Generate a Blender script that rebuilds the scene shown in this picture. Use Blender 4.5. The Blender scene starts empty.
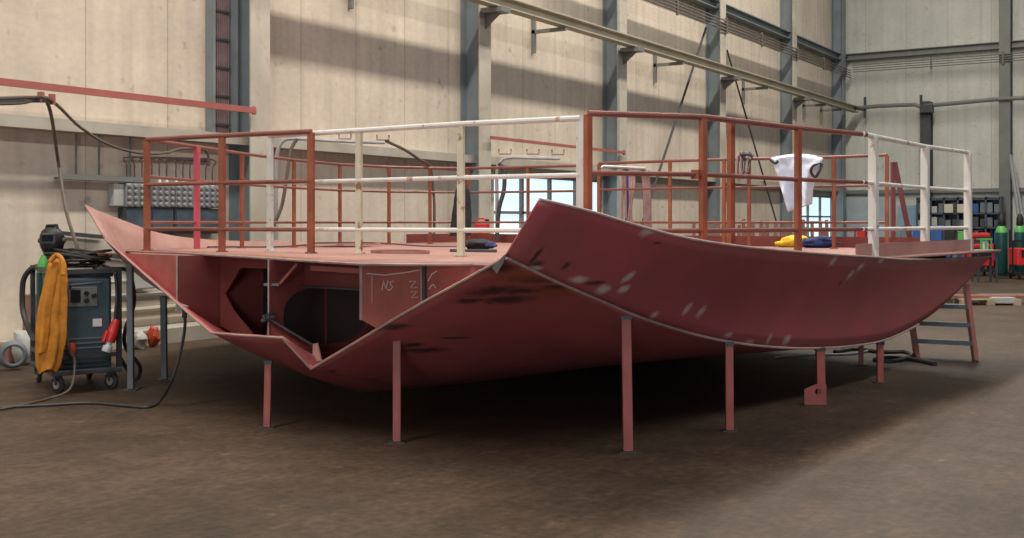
import bpy, bmesh, math, random
from mathutils import Vector, Matrix, noise
random.seed(7)
SC = bpy.context.scene
COL = SC.collection
# ------------------------------------------------------------------ view geometry (metres)
F, CX, HZ, H = 1125.0, 512.0, 222.0, 1.65
PHI = math.atan2(0.5373, 0.8434)
RT = Vector((math.sin(PHI), -math.cos(PHI), 0)); FW = Vector((math.cos(PHI), math.sin(PHI), 0)); UP = Vector((0, 0, 1))
SA = RT*0.79 - FW*0.613            # across the hull
LB = RT*0.613 + FW*0.79            # along the hull
XA, YA = Vector((1, 0, 0)), Vector((0, 1, 0))
DECK = 1.36
def P(x, y, D): return RT*(D*(x-CX)/F) + FW*D + UP*(H - D*(y-HZ)/F)
def PR(R, D, z): return RT*R + FW*D + UP*z
def PXZ(x, D, z): return RT*(D*(x-CX)/F) + FW*D + UP*z
def PF(x, y, z=0.0):
    D = (H-z)*F/(y-HZ); return P(x, y, D)
def PL(x, y, l):
    t = (x-CX)/F; return P(x, y, l/(0.79+0.613*t))
def PS(x, y, s):
    t = (x-CX)/F; return P(x, y, s/(0.79*t-0.613))
def PW(x, y, Y):
    t = (x-CX)/F; return P(x, y, Y/(FW.y + RT.y*t))
def PB(x, y, X):
    t = (x-CX)/F; return P(x, y, X/(FW.x + RT.x*t))
def SL(s, l, z): return SA*s + LB*l + UP*z
def toSL(p): return (p.dot(SA), p.dot(LB), p.z)
def interp(x, pts):
    if x <= pts[0][0]: return pts[0][1]
    for (a, b), (c, d) in zip(pts, pts[1:]):
        if x <= c: return b + (d-b)*(x-a)/(c-a)
    return pts[-1][1]
def spline(pts, n=6):
    pts = [Vector(p) for p in pts]; out = []
    for i in range(len(pts)-1):
        p0 = pts[max(i-1, 0)]; p1 = pts[i]; p2 = pts[i+1]; p3 = pts[min(i+2, len(pts)-1)]
        for k in range(n):
            t = k/n
            out.append(0.5*((2*p1)+(p2-p0)*t+(2*p0-5*p1+4*p2-p3)*t*t+(3*p1-p0-3*p2+p3)*t**3))
    out.append(pts[-1]); return out
# ------------------------------------------------------------------ materials
def sock(n, *names):
    for k in names:
        if k in n.inputs: return n.inputs[k]
def material(name, col, rough=0.6, metal=0.0, var=0.0, vscale=3.0, col2=None, scale2=6.0, lo=0.5, hi=0.65, bump=0.0, bscale=40.0, emit=0.0, spots=None, stretch=None, spec=0.5, amt2=1.0):
    m = bpy.data.materials.new(name); m.use_nodes = True
    nt = m.node_tree; N = nt.nodes; L = nt.links; b = N['Principled BSDF']
    b.inputs['Roughness'].default_value = rough; b.inputs['Metallic'].default_value = metal
    sock(b, 'Specular IOR Level').default_value = spec
    tc = N.new('ShaderNodeNewGeometry'); vec = tc.outputs['Position']
    if stretch:
        mp = N.new('ShaderNodeMapping'); mp.inputs['Scale'].default_value = stretch; L.new(vec, mp.inputs['Vector']); vec2 = mp.outputs[0]
    else: vec2 = vec
    rgb = N.new('ShaderNodeRGB'); rgb.outputs[0].default_value = (*col, 1); out = rgb.outputs[0]
    def mix(a, bcol, fac, mode='MIX'):
        mx = N.new('ShaderNodeMix'); mx.data_type = 'RGBA'; mx.blend_type = mode
        if isinstance(fac, float): mx.inputs[0].default_value = fac
        else: L.new(fac, mx.inputs[0])
        L.new(a, mx.inputs[6])
        if isinstance(bcol, tuple): mx.inputs[7].default_value = (*bcol, 1)
        else: L.new(bcol, mx.inputs[7])
        return mx.outputs[2]
    def ramp(v, lo, hi, a=0.0, c=1.0):
        r = N.new('ShaderNodeMapRange'); r.inputs[1].default_value = lo; r.inputs[2].default_value = hi
        r.inputs[3].default_value = a; r.inputs[4].default_value = c; L.new(v, r.inputs[0]); return r.outputs[0]
    def nz(scale, detail=6.0, v=None):
        n = N.new('ShaderNodeTexNoise'); n.inputs['Scale'].default_value = scale; n.inputs['Detail'].default_value = detail
        L.new(v or vec2, n.inputs['Vector']); return n.outputs['Fac']
    if col2: out = mix(out, col2, ramp(nz(scale2), lo, hi, 0.0, amt2))
    if var:
        v = ramp(nz(vscale), 0.3, 0.7, 1-var, 1+var)
        cmb = N.new('ShaderNodeCombineColor')
        for i in range(3): L.new(v, cmb.inputs[i])
        out = mix(out, cmb.outputs[0], 1.0, 'MULTIPLY')
    if spots:
        wob = nz(14.0, 4.0, vec)
        for scol, lst, soft in spots:
            acc = None
            for c, rad in lst:
                s = N.new('ShaderNodeVectorMath'); s.operation = 'SUBTRACT'; L.new(vec, s.inputs[0]); s.inputs[1].default_value = c
                d = N.new('ShaderNodeVectorMath'); d.operation = 'DIVIDE'; L.new(s.outputs[0], d.inputs[0]); d.inputs[1].default_value = rad
                ln = N.new('ShaderNodeVectorMath'); ln.operation = 'LENGTH'; L.new(d.outputs[0], ln.inputs[0])
                ad = N.new('ShaderNodeMath'); ad.operation = 'ADD'; L.new(ln.outputs['Value'], ad.inputs[0])
                w2 = ramp(wob, 0.0, 1.0, -0.55, 0.55); L.new(w2, ad.inputs[1])
                f = ramp(ad.outputs[0], 0.35, 1.15, soft, 0.0)
                if acc is None: acc = f
                else:
                    mxm = N.new('ShaderNodeMath'); mxm.operation = 'MAXIMUM'; L.new(acc, mxm.inputs[0]); L.new(f, mxm.inputs[1]); acc = mxm.outputs[0]
            out = mix(out, scol, acc)
    L.new(out, b.inputs['Base Color'])
    if bump:
        bp = N.new('ShaderNodeBump'); bp.inputs['Strength'].default_value = bump; bp.inputs['Distance'].default_value = 0.02
        L.new(nz(bscale), bp.inputs['Height']); L.new(bp.outputs[0], b.inputs['Normal'])
    if emit:
        sock(b, 'Emission Color').default_value = (*col, 1); b.inputs['Emission Strength'].default_value = emit
    return m
# ------------------------------------------------------------------ mesh builder
class MB:
    def __init__(s): s.v = []; s.f = []
    def add(s, vs, fs):
        o = len(s.v); s.v += [Vector(v) for v in vs]; s.f += [tuple(i+o for i in f) for f in fs]; return s
    def box(s, c, sz, ax=(XA, YA, UP)):
        c = Vector(c); a, b, d = [Vector(ax[i])*(sz[i]/2) for i in range(3)]
        vs = [c+a*i+b*j+d*k for i in (-1, 1) for j in (-1, 1) for k in (-1, 1)]
        fs = [(0, 1, 3, 2), (4, 6, 7, 5), (0, 4, 5, 1), (2, 3, 7, 6), (0, 2, 6, 4), (1, 5, 7, 3)]
        if a.cross(b).dot(d) < 0: fs = [f[::-1] for f in fs]
        return s.add(vs, fs)
    def bar(s, p, q, w, h, up=UP):
        p = Vector(p); q = Vector(q); x = (q-p); L = x.length; x.normalize()
        u = up - x*up.dot(x)
        if u.length < 1e-4: u = RT - x*RT.dot(x)
        u.normalize(); y = u.cross(x)
        return s.box((p+q)/2, (L, w, h), (x, y, u))
    def tube(s, pts, r, n=8, closed=False):
        pts = [Vector(p) for p in pts]; m = len(pts); rings = []; u = None
        for i, p in enumerate(pts):
            if closed: t = pts[(i+1) % m]-pts[i-1]
            else: t = pts[min(i+1, m-1)]-pts[max(i-1, 0)]
            if t.length < 1e-9: t = Vector(UP)
            t.normalize()
            if u is None: u = t.orthogonal().normalized()
            u = u - t*u.dot(t)
            if u.length < 1e-6: u = t.orthogonal()
            u.normalize(); w = t.cross(u)
            rr = r[i] if isinstance(r, (list, tuple)) else r
            rings.append([p+(u*math.cos(2*math.pi*k/n)+w*math.sin(2*math.pi*k/n))*rr for k in range(n)])
        fs = []; M = m if closed else m-1
        for i in range(M):
            for k in range(n):
                j = (i+1) % m
                fs.append((i*n+k, i*n+(k+1) % n, j*n+(k+1) % n, j*n+k))
        if not closed: fs += [tuple(range(n))[::-1], tuple((m-1)*n+k for k in range(n))]
        return s.add([v for g in rings for v in g], fs)
    def lathe(s, base, prof, n=20, axis=UP):
        base = Vector(base); axis = Vector(axis).normalized(); u = axis.orthogonal().normalized(); w = axis.cross(u)
        vs = []; fs = []
        for r, h in prof:
            for k in range(n):
                a = 2*math.pi*k/n; vs.append(base+axis*h+(u*math.cos(a)+w*math.sin(a))*max(r, 1e-4))
        for i in range(len(prof)-1):
            for k in range(n): fs.append((i*n+k, i*n+(k+1) % n, (i+1)*n+(k+1) % n, (i+1)*n+k))
        fs += [tuple(range(n))[::-1], tuple((len(prof)-1)*n+k for k in range(n))]
        return s.add(vs, fs)
    def prism(s, poly, vec):
        n = len(poly); vec = Vector(vec); poly = [Vector(p) for p in poly]
        vs = poly+[p+vec for p in poly]
        return s.add(vs, [tuple(range(n))[::-1], tuple(range(n, 2*n))]+[(i, (i+1) % n, n+(i+1) % n, n+i) for i in range(n)])
    def grid(s, rows):
        m = len(rows); n = len(rows[0]); vs = [p for r in rows for p in r]
        return s.add(vs, [(i*n+j, i*n+j+1, (i+1)*n+j+1, (i+1)*n+j) for i in range(m-1) for j in range(n-1)])
    def blob(s, c, rad, ax=(XA, YA, UP), nu=14, nv=9, wob=0.0, seed=0.0, sq=1.0):
        c = Vector(c); vs = []; fs = []
        def pw(x): return math.copysign(abs(x)**sq, x)
        for i in range(nv+1):
            th = math.pi*i/nv
            for k in range(nu):
                a = 2*math.pi*k/nu
                d = Vector((pw(math.sin(th))*pw(math.cos(a)), pw(math.sin(th))*pw(math.sin(a)), -pw(math.cos(th))))
                f = 1+wob*noise.noise(d*1.7+Vector((seed, seed*2, seed)))
                vs.append(c+Vector(ax[0])*(d.x*rad[0]*f)+Vector(ax[1])*(d.y*rad[1]*f)+Vector(ax[2])*(d.z*rad[2]*f))
        for i in range(nv):
            for k in range(nu): fs.append((i*nu+k, i*nu+(k+1) % nu, (i+1)*nu+(k+1) % nu, (i+1)*nu+k))
        return s.add(vs, fs)
    def holed(s, outer, holes, thick):
        """flat plate from 3-D loops with holes, thickness vector"""
        bm = bmesh.new(); es = []
        for lp in [outer]+holes:
            vs = [bm.verts.new(p) for p in lp]
            es += [bm.edges.new((vs[i], vs[(i+1) % len(vs)])) for i in range(len(vs))]
        bmesh.ops.triangle_fill(bm, use_beauty=True, use_dissolve=False, edges=es)
        bm.verts.ensure_lookup_table(); bm.verts.index_update()
        n = len(bm.verts); t = Vector(thick)
        vs = [v.co.copy() for v in bm.verts]; fs = [tuple(v.index for v in f.verts) for f in bm.faces]
        s.add(vs+[v+t for v in vs], fs+[tuple(i+n for i in f[::-1]) for f in fs]); base = len(s.v)-2*n; k = 0
        for lp in [outer]+holes:
            m = len(lp)
            for i in range(m):
                a, b = base+k+i, base+k+(i+1) % m; s.f.append((a, b, b+n, a+n))
            k += m
        bm.free(); return s
def obj(name, mb, mat, parent=None, label=None, smooth=True, solid=0.0, bevel=0.0, offset=0.0, angle=0.6):
    me = bpy.data.meshes.new(name); o = bpy.data.objects.new(name, me); COL.objects.link(o)
    org = Vector((0, 0, 0)); p = parent
    while p is not None: org += p.location; p = p.parent
    loc = Vector((0, 0, 0))
    if parent is None and mb.v:
        xs = [sum(v[i] for v in mb.v)/len(mb.v) for i in (0, 1)]; loc = Vector((xs[0], xs[1], min(v.z for v in mb.v)))
    me.from_pydata([v-org-loc for v in mb.v], [], mb.f)
    bm = bmesh.new(); bm.from_mesh(me); bmesh.ops.recalc_face_normals(bm, faces=bm.faces[:]); bm.to_mesh(me); bm.free()
    o.location = loc
    me.materials.append(mat)
    if smooth:
        me.polygons.foreach_set('use_smooth', [True]*len(me.polygons)); me.set_sharp_from_angle(angle=angle)
    if parent: o.parent = parent
    if label: o['label'] = label
    if bevel:
        b = o.modifiers.new('Bevel', 'BEVEL'); b.width = bevel; b.segments = 2; b.limit_method = 'ANGLE'
    if solid:
        m = o.modifiers.new('Solidify', 'SOLIDIFY'); m.thickness = solid; m.offset = offset
    me.update(); return o
def tag(o, label, cat, group=None, kind=None):
    o['label'] = label; o['category'] = cat
    if group: o['group'] = group
    if kind: o['kind'] = kind
    return o
def thing(name, label, cat, loc, group=None):
    o = bpy.data.objects.new(name, None); COL.objects.link(o); o.location = Vector(loc); o.empty_display_size = 0.1
    return tag(o, label, cat, group)
def struct(name, mb, mat, parent=None, **k):
    o = obj(name, mb, mat, parent, **k)
    if parent is None: o['kind'] = 'structure'
    return o
# ------------------------------------------------------------------ palette
prim_dark = [(0.035, 0.028, 0.03)]
def sp(lst, fn): return [(tuple(fn(x, y)), r) for x, y, r in lst]
M = {}
M['deck'] = material('primer deck', (0.37, 0.195, 0.165), 0.6, var=0.16, vscale=1.6, col2=(0.30, 0.12, 0.09), scale2=2.5, lo=0.52, hi=0.75, bump=0.05)
M['inner'] = material('painted interior shade', (0.018, 0.011, 0.014), 0.7, var=0.15)  # near-black colour carries the shade of the enclosed hull interior
M['dark_red'] = material('dark red tube', (0.17, 0.05, 0.05), 0.45, var=0.15)
M['socket'] = material('grey sockets', (0.24, 0.245, 0.24), 0.5, var=0.15)
M['pipe_brown'] = material('grey brown pipe', (0.15, 0.125, 0.105), 0.55, var=0.15)
M['prim_dim'] = material('red primer dimmed for shade', (0.19, 0.044, 0.038), 0.6, var=0.15, vscale=2.5, col2=(0.18, 0.06, 0.05), scale2=5, lo=0.55, hi=0.8)  # primer colour lowered so the interior shade is part of it
M['edge'] = material('cut plate edge', (0.36, 0.25, 0.22), 0.5, var=0.2, vscale=8)
M['prop'] = material('pink red post', (0.36, 0.10, 0.085), 0.5, var=0.15, vscale=6)
M['rust_rail'] = material('rust red railing', (0.30, 0.085, 0.045), 0.45, var=0.25, vscale=6, col2=(0.23, 0.095, 0.05), scale2=12, lo=0.5, hi=0.7)
M['rust_tube'] = material('brown red handrail', (0.21, 0.075, 0.055), 0.35, var=0.2, vscale=5)
M['white_rail'] = material('chipped white railing', (0.66, 0.66, 0.62), 0.4, var=0.08, vscale=5, col2=(0.40, 0.27, 0.18), scale2=9, lo=0.62, hi=0.70)
M['yellow_rail'] = material('yellowed white post', (0.60, 0.56, 0.42), 0.45, var=0.12, vscale=6, col2=(0.25, 0.14, 0.07), scale2=11, lo=0.58, hi=0.68)
M['magenta'] = material('pink flat bar', (0.56, 0.08, 0.12), 0.5, var=0.1, vscale=5)
M['steel_blue'] = material('blue grey column paint', (0.19, 0.225, 0.24), 0.5, var=0.12, vscale=1.5, col2=(0.15, 0.16, 0.16), scale2=2, lo=0.5, hi=0.8)
M['column_lit'] = material('lit cream column flange', (0.47, 0.43, 0.35), 0.7, var=0.15, vscale=2, col2=(0.33, 0.27, 0.2), scale2=4, lo=0.55, hi=0.75)  # front flange coloured paler than the web, light on that side painted in
M['grey_steel'] = material('grey steel', (0.17, 0.175, 0.165), 0.5, var=0.12, vscale=2)
M['olive_steel'] = material('olive beam paint', (0.42, 0.38, 0.29), 0.6, var=0.12, vscale=1.5)
M['ledge'] = material('concrete ledge', (0.40, 0.37, 0.31), 0.8, var=0.15, vscale=2)
M['dark_steel'] = material('dark steel', (0.05, 0.055, 0.06), 0.45, var=0.2, vscale=8)
M['post_grey'] = material('grey post', (0.14, 0.16, 0.17), 0.5, var=0.15, vscale=6)
M['black'] = material('black rubber', (0.014, 0.014, 0.015), 0.5)
M['cable'] = material('dusty black cable', (0.035, 0.033, 0.032), 0.55, var=0.2, vscale=8)
M['brown_cable'] = material('brown hose', (0.10, 0.075, 0.055), 0.55, var=0.2, vscale=8)
M['purple_cable'] = material('purple brown cables', (0.17, 0.115, 0.11), 0.6, var=0.25, vscale=5)
M['welder'] = material('blue black machine paint', (0.035, 0.055, 0.068), 0.38, var=0.12, vscale=5)
M['welder_lt'] = material('slate front panel', (0.06, 0.095, 0.115), 0.35, var=0.12, vscale=6)
M['orange'] = material('orange welding leather', (0.50, 0.185, 0.012), 0.75, var=0.22, vscale=7, bump=0.3, bscale=18)
M['green'] = material('bright green paint', (0.10, 0.42, 0.10), 0.4, var=0.1)
M['teal'] = material('dark green cylinder', (0.006, 0.055, 0.052), 0.35, var=0.1)
M['red'] = material('red plastic', (0.62, 0.03, 0.03), 0.35, var=0.08)
M['white'] = material('white plastic', (0.75, 0.75, 0.74), 0.4)
M['cloth'] = material('white cloth', (0.70, 0.77, 0.88), 0.85, var=0.04, vscale=4, bump=0.15, bscale=14)
M['yellow'] = material('yellow fabric', (0.80, 0.55, 0.02), 0.7, var=0.12, vscale=10)
M['navy'] = material('navy fabric', (0.02, 0.035, 0.14), 0.7, var=0.25, vscale=10)
M['jacket'] = material('black fabric', (0.02, 0.02, 0.024), 0.8, var=0.3, vscale=9)
M['boom'] = material('red brown boom', (0.36, 0.11, 0.09), 0.5, var=0.12, vscale=3)
M['galv'] = material('galvanised steel', (0.40, 0.41, 0.40), 0.4, metal=0.3, var=0.12, vscale=5)
M['box_grey'] = material('grey enclosure', (0.42, 0.42, 0.40), 0.5, var=0.1, vscale=4)
M['box_mid'] = material('socket enclosure', (0.22, 0.235, 0.245), 0.5, var=0.1, vscale=4)
M['smoke'] = material('smoky cover', (0.07, 0.095, 0.12), 0.12, var=0.25, vscale=6)
M['wood'] = material('pallet wood', (0.40, 0.31, 0.22), 0.75, var=0.2, vscale=4)
M['blue'] = material('blue plastic', (0.03, 0.11, 0.34), 0.4, var=0.1)
M['rack'] = material('rack steel', (0.06, 0.08, 0.105), 0.5, var=0.2, vscale=5)
M['cream'] = material('cream box', (0.55, 0.52, 0.42), 0.6)
M['slate'] = material('slate crate', (0.16, 0.19, 0.22), 0.5, var=0.2, vscale=5)
M['chalk'] = material('chalk', (0.72, 0.66, 0.62), 0.9)
M['lens'] = material('dark lens', (0.01, 0.012, 0.015), 0.08)
M['pane'] = material('daylight pane', (0.70, 0.91, 0.99), 0.1, emit=0.95)
M['skin_rubber'] = material('tyre', (0.03, 0.03, 0.032), 0.7)
M['rust_stock'] = material('rusty stock', (0.26, 0.12, 0.09), 0.6, var=0.25, vscale=6)
M['pink_hose'] = material('pinkish hose', (0.34, 0.20, 0.19), 0.6, var=0.2, vscale=9)
M['blue_pale'] = material('pale blue panel', (0.24, 0.36, 0.48), 0.5, var=0.1)
M['sheet'] = material('pale sheet', (0.36, 0.41, 0.43), 0.5, var=0.1)
M['orange_bag'] = material('orange red plastic', (0.45, 0.06, 0.02), 0.5)

def wall_mat(name, col, axis, spacing, fine, streak):
    m = bpy.data.materials.new(name); m.use_nodes = True; nt = m.node_tree; N = nt.nodes; L = nt.links; b = N['Principled BSDF']
    b.inputs['Roughness'].default_value = 0.8
    g = N.new('ShaderNodeNewGeometry'); sx = N.new('ShaderNodeSeparateXYZ'); L.new(g.outputs['Position'], sx.inputs[0]); c = sx.outputs[axis]
    def mth(op, a, v=None):
        n = N.new('ShaderNodeMath'); n.operation = op
        for i, q in enumerate((a, v)):
            if q is None: continue
            if isinstance(q, float): n.inputs[i].default_value = q
            else: L.new(q, n.inputs[i])
        return n.outputs[0]
    def seam(sp, w, depth, off=0.0):
        fr = mth('FRACT', mth('DIVIDE', mth('ADD', c, 100.0+off), sp)); d = mth('ABSOLUTE', mth('SUBTRACT', fr, 0.5))
        r = N.new('ShaderNodeMapRange'); r.inputs[1].default_value = 0; r.inputs[2].default_value = w/sp; r.inputs[3].default_value = 1-depth; r.inputs[4].default_value = 1.0
        L.new(d, r.inputs[0]); return r.outputs[0]
    def nz(scale, sc, a, bb, lo=0.3, hi=0.7):
        mp = N.new('ShaderNodeMapping'); mp.inputs['Scale'].default_value = sc; L.new(g.outputs['Position'], mp.inputs[0])
        n = N.new('ShaderNodeTexNoise'); n.inputs['Scale'].default_value = scale; n.inputs['Detail'].default_value = 8; L.new(mp.outputs[0], n.inputs['Vector'])
        r = N.new('ShaderNodeMapRange'); r.inputs[1].default_value = lo; r.inputs[2].default_value = hi; r.inputs[3].default_value = a; r.inputs[4].default_value = bb
        L.new(n.outputs['Fac'], r.inputs[0]); return r.outputs[0]
    f = mth('MULTIPLY', seam(spacing, 0.014, 0.45), seam(fine, fine*0.25, 0.05, 0.13))
    f = mth('MULTIPLY', f, nz(1.0, (1, 1, 1), 1-streak, 1+streak*0.6))
    f = mth('MULTIPLY', f, nz(2.2, (2.2, 2.2, 0.35), 1-streak, 1+streak*0.5))
    f = mth('MULTIPLY', f, nz(9.0, (1, 1, 1.6), 0.94, 1.04))
    f = mth('MULTIPLY', f, nz(5.0, (1, 1, 1.0), 0.72, 1.0, 0.26, 0.36))
    cc = N.new('ShaderNodeCombineColor')
    for i in range(3): L.new(mth('MULTIPLY', f, float(col[i])), cc.inputs[i])
    L.new(cc.outputs[0], b.inputs['Base Color']); return m
M['wall_l'] = wall_mat('cream wall panels', (0.62, 0.535, 0.43), 0, 1.36, 0.34, 0.10)
M['wall_b'] = wall_mat('grey wall sheeting', (0.58, 0.585, 0.52), 1, 1.5, 0.5, 0.07)

def floor_mat():
    m = bpy.data.materials.new('wood block floor'); m.use_nodes = True; nt = m.node_tree; N = nt.nodes; L = nt.links; b = N['Principled BSDF']
    b.inputs['Roughness'].default_value = 0.62; sock(b, 'Specular IOR Level').default_value = 0.3
    g = N.new('ShaderNodeNewGeometry')
    def nz(scale, sc=(1, 1, 1), d=8):
        mp = N.new('ShaderNodeMapping'); mp.inputs['Scale'].default_value = sc; mp.inputs['Rotation'].default_value = (0, 0, 0.12); L.new(g.outputs['Position'], mp.inputs[0])
        n = N.new('ShaderNodeTexNoise'); n.inputs['Scale'].default_value = scale; n.inputs['Detail'].default_value = d; L.new(mp.outputs[0], n.inputs['Vector']); return n.outputs['Fac']
    br = N.new('ShaderNodeTexBrick'); br.inputs['Scale'].default_value = 1.0
    br.inputs['Brick Width'].default_value = 0.22; br.inputs['Row Height'].default_value = 0.09; br.inputs['Mortar Size'].default_value = 0.004
    br.inputs['Color1'].default_value = (0.068, 0.045, 0.029, 1); br.inputs['Color2'].default_value = (0.061, 0.040, 0.026, 1); br.inputs['Mortar'].default_value = (0.054, 0.035, 0.022, 1)
    L.new(g.outputs['Position'], br.inputs['Vector'])
    def mixm(a, fac_sock, lo, hi, A, B, mode='MULTIPLY'):
        r = N.new('ShaderNodeMapRange'); r.inputs[1].default_value = lo; r.inputs[2].default_value = hi; r.inputs[3].default_value = A; r.inputs[4].default_value = B; L.new(fac_sock, r.inputs[0])
        c = N.new('ShaderNodeCombineColor')
        for i in range(3): L.new(r.outputs[0], c.inputs[i])
        mx = N.new('ShaderNodeMix'); mx.data_type = 'RGBA'; mx.blend_type = mode; mx.inputs[0].default_value = 1; L.new(a, mx.inputs[6]); L.new(c.outputs[0], mx.inputs[7]); return mx.outputs[2]
    o = mixm(br.outputs['Color'], nz(0.7), 0.3, 0.7, 0.72, 1.3)
    o = mixm(o, nz(3.5, (1, 1, 1)), 0.3, 0.7, 0.8, 1.22)
    o = mixm(o, nz(16, (1, 1, 1)), 0.3, 0.7, 0.72, 1.28)
    o = mixm(o, nz(5.0), 0.64, 0.72, 1.0, 1.5)
    L.new(o, b.inputs['Base Color'])
    bp = N.new('ShaderNodeBump'); bp.inputs['Strength'].default_value = 0.25; bp.inputs['Distance'].default_value = 0.01; L.new(nz(30), bp.inputs['Height']); L.new(bp.outputs[0], b.inputs['Normal'])
    return m
M['floor'] = floor_mat()

# ------------------------------------------------------------------ the hall
YW, XB = 12.7, 43.7
LEDGE = 2.82
struct('floor', MB().box((16, 2, -0.1), (64, 40, 0.2)), M['floor'], smooth=False)
# windows in the left wall: openings between columns
def wall_x(x): return PW(x, HZ, YW).x
W1 = (wall_x(494), wall_x(603), 0.9, 2.66); W2 = (wall_x(797), wall_x(834), 0.9, 2.62)
mb = MB()
def wseg(x0, x1, z0, z1): mb.box(((x0+x1)/2, YW+0.12, (z0+z1)/2), (x1-x0, 0.24, z1-z0))
wseg(-8, W1[0], 0, 15); wseg(W1[1], W2[0], 0, 15); wseg(W2[1], XB+0.3, 0, 15)
for w in (W1, W2): wseg(w[0], w[1], 0, w[2]); wseg(w[0], w[1], w[3], 15)
struct('wall_left', mb, M['wall_l'], smooth=False)
struct('wall_back', MB().box((XB+0.12, -2.0, 7.5), (0.24, YW*2+4, 15)), M['wall_b'], smooth=False)
for k, (w, n) in enumerate(((W1, 4), (W2, 3))):
    fr = MB(); cx = (w[0]+w[1])/2; cz = (w[2]+w[3])/2; W = w[1]-w[0]; Hh = w[3]-w[2]
    for z in (w[2]+0.03, w[3]-0.03, w[2]+0.95): fr.box((cx, YW+0.1, z), (W, 0.1, 0.06))
    for i in range(n+1): fr.box((w[0]+0.03+(W-0.06)*i/n, YW+0.1, cz), (0.07, 0.1, Hh))
    o = struct('window_%d' % (k+1), fr, M['grey_steel'], smooth=False)
    gl = MB().box((cx, YW+0.14, cz), (W-0.02, 0.02, Hh-0.02))
    obj('pane', gl, M['pane'], o, smooth=False)
# ledge (structure) running along both walls
struct('trim_1', MB().box((17.8, YW-0.13, LEDGE+0.06), (51.6, 0.26, 0.15)), M['ledge'], smooth=False)
mb = MB(); mb.box((XB-0.1, -1.0, LEDGE-0.02), (0.2, 27, 0.14)); struct('trim_2', mb, M['grey_steel'], smooth=False)
# upper girts
zg = H+164/F*43.0
mb = MB(); x0 = PW(690, 0, YW-0.2).x-6
mb.box(((x0+XB)/2, YW-0.2, zg-0.02), (XB-x0, 0.03, 0.22)); mb.box(((x0+XB)/2, YW-0.2, zg+0.09), (XB-x0, 0.26, 0.03)); mb.box(((x0+XB)/2, YW-0.2, zg-0.13), (XB-x0, 0.26, 0.03))
struct('trim_3', mb, M['steel_blue'], smooth=False)
mb = MB(); zb = H+(222-56)/F*43.0
mb.box((XB-0.15, -1.0, zb), (0.03, 27, 0.22)); mb.box((XB-0.15, -1.0, zb+0.11), (0.26, 27, 0.03)); mb.box((XB-0.15, -1.0, zb-0.11), (0.26, 27, 0.03))
struct('trim_4', mb, M['grey_steel'], smooth=False)
# columns: H sections standing in front of the walls
CD, CW = 0.46, 0.40
col_x = []
for i, xr in enumerate((270, 491, 627, 726, 797)):
    yf = YW-CD; X1 = PW(xr, HZ, yf).x; X0 = X1-CW; xc = (X0+X1)/2; col_x.append(xc)
    lab = ['wide steel column left of the long cream wall, beside the cable bundle', 'grey steel column standing left of the bright window', 'steel column right of the bright window, with conduits', 'steel column crossed by the white cloth side bay, fourth along the wall', 'steel column just left of the hall corner window'][i]
    mb = MB(); mb.box((xc, YW-CD/2, 7.5), (0.03, CD-0.04, 15)); mb.box((xc, YW-0.012, 7.5), (CW, 0.024, 15))
    root = struct('steel_column', mb, M['steel_blue'], smooth=False)
    obj('flange', MB().box((xc, yf+0.0125, 7.5), (CW, 0.025, 15)), M['column_lit'], root, smooth=False)
mb = MB(); cx = PW(840.5, HZ, YW-0.3).x
mb.box((cx, YW-0.22, 7.5), (0.03, 0.4, 15)); mb.box((cx, YW-0.43, 7.5), (0.36, 0.03, 15)); mb.box((cx, YW-0.02, 7.5), (0.36, 0.03, 15))
struct('steel_column', mb, M['steel_blue'], smooth=False)
for xa, top, mt in ((1005.5, 15, 'grey_steel'), (926.5, None, 'dark_steel')):
    p = PB(xa, HZ, XB-0.3); zt = top or (H+(222-104)/F*42.5)
    mb = MB(); mb.box((p.x, p.y, zt/2), (0.36, 0.03, zt)); mb.box((p.x-0.18, p.y, zt/2), (0.03, 0.38, zt)); mb.box((p.x+0.18, p.y, zt/2), (0.03, 0.38, zt))
    struct('steel_column', mb, M[mt], smooth=False)
# runway beam on brackets along the left wall
YB = 11.95; zb0 = 5.92
t = thing('runway_beam', 'long olive steel runway beam bracketed along the upper left wall', 'beam', (24, YB, zb0))
xa, xb = 11.9, PW(856, HZ, YB).x
mb = MB(); xm = (xa+xb)/2; Lb = xb-xa
mb.box((xm, YB, zb0), (Lb, 0.02, 0.20)); mb.box((xm, YB, zb0+0.1), (Lb, 0.24, 0.025)); mb.box((xm, YB, zb0-0.1), (Lb, 0.24, 0.025))
obj('beam', mb, M['olive_steel'], t, smooth=False)
for xc in col_x:
    mb = MB(); mb.box((xc, YB+0.06, zb0-0.17), (0.34, 0.5, 0.1)); mb.prism([(xc-0.02, YW-CD, zb0-0.2), (xc-0.02, YB-0.1, zb0-0.2), (xc-0.02, YW-CD, zb0-0.5)], (0.04, 0, 0))
    obj('bracket', mb, M['grey_steel'], t, smooth=False)
for i in range(len(col_x)):
    xs = [col_x[i]+ (col_x[min(i+1, 4)]-col_x[min(i, 3)])*0.42] if i < 4 else [col_x[4]+2.2, col_x[4]+4.2]
    for xx in xs:
        mb = MB(); mb.box((xx, YW-0.05, zb0-0.15), (0.06, 0.08, 0.95)); mb.box((xx, (YW+YB)/2, zb0-0.17), (0.06, YW-YB+0.2, 0.08))
        obj('wall_tie', mb, M['grey_steel'], t, smooth=False)
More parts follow.
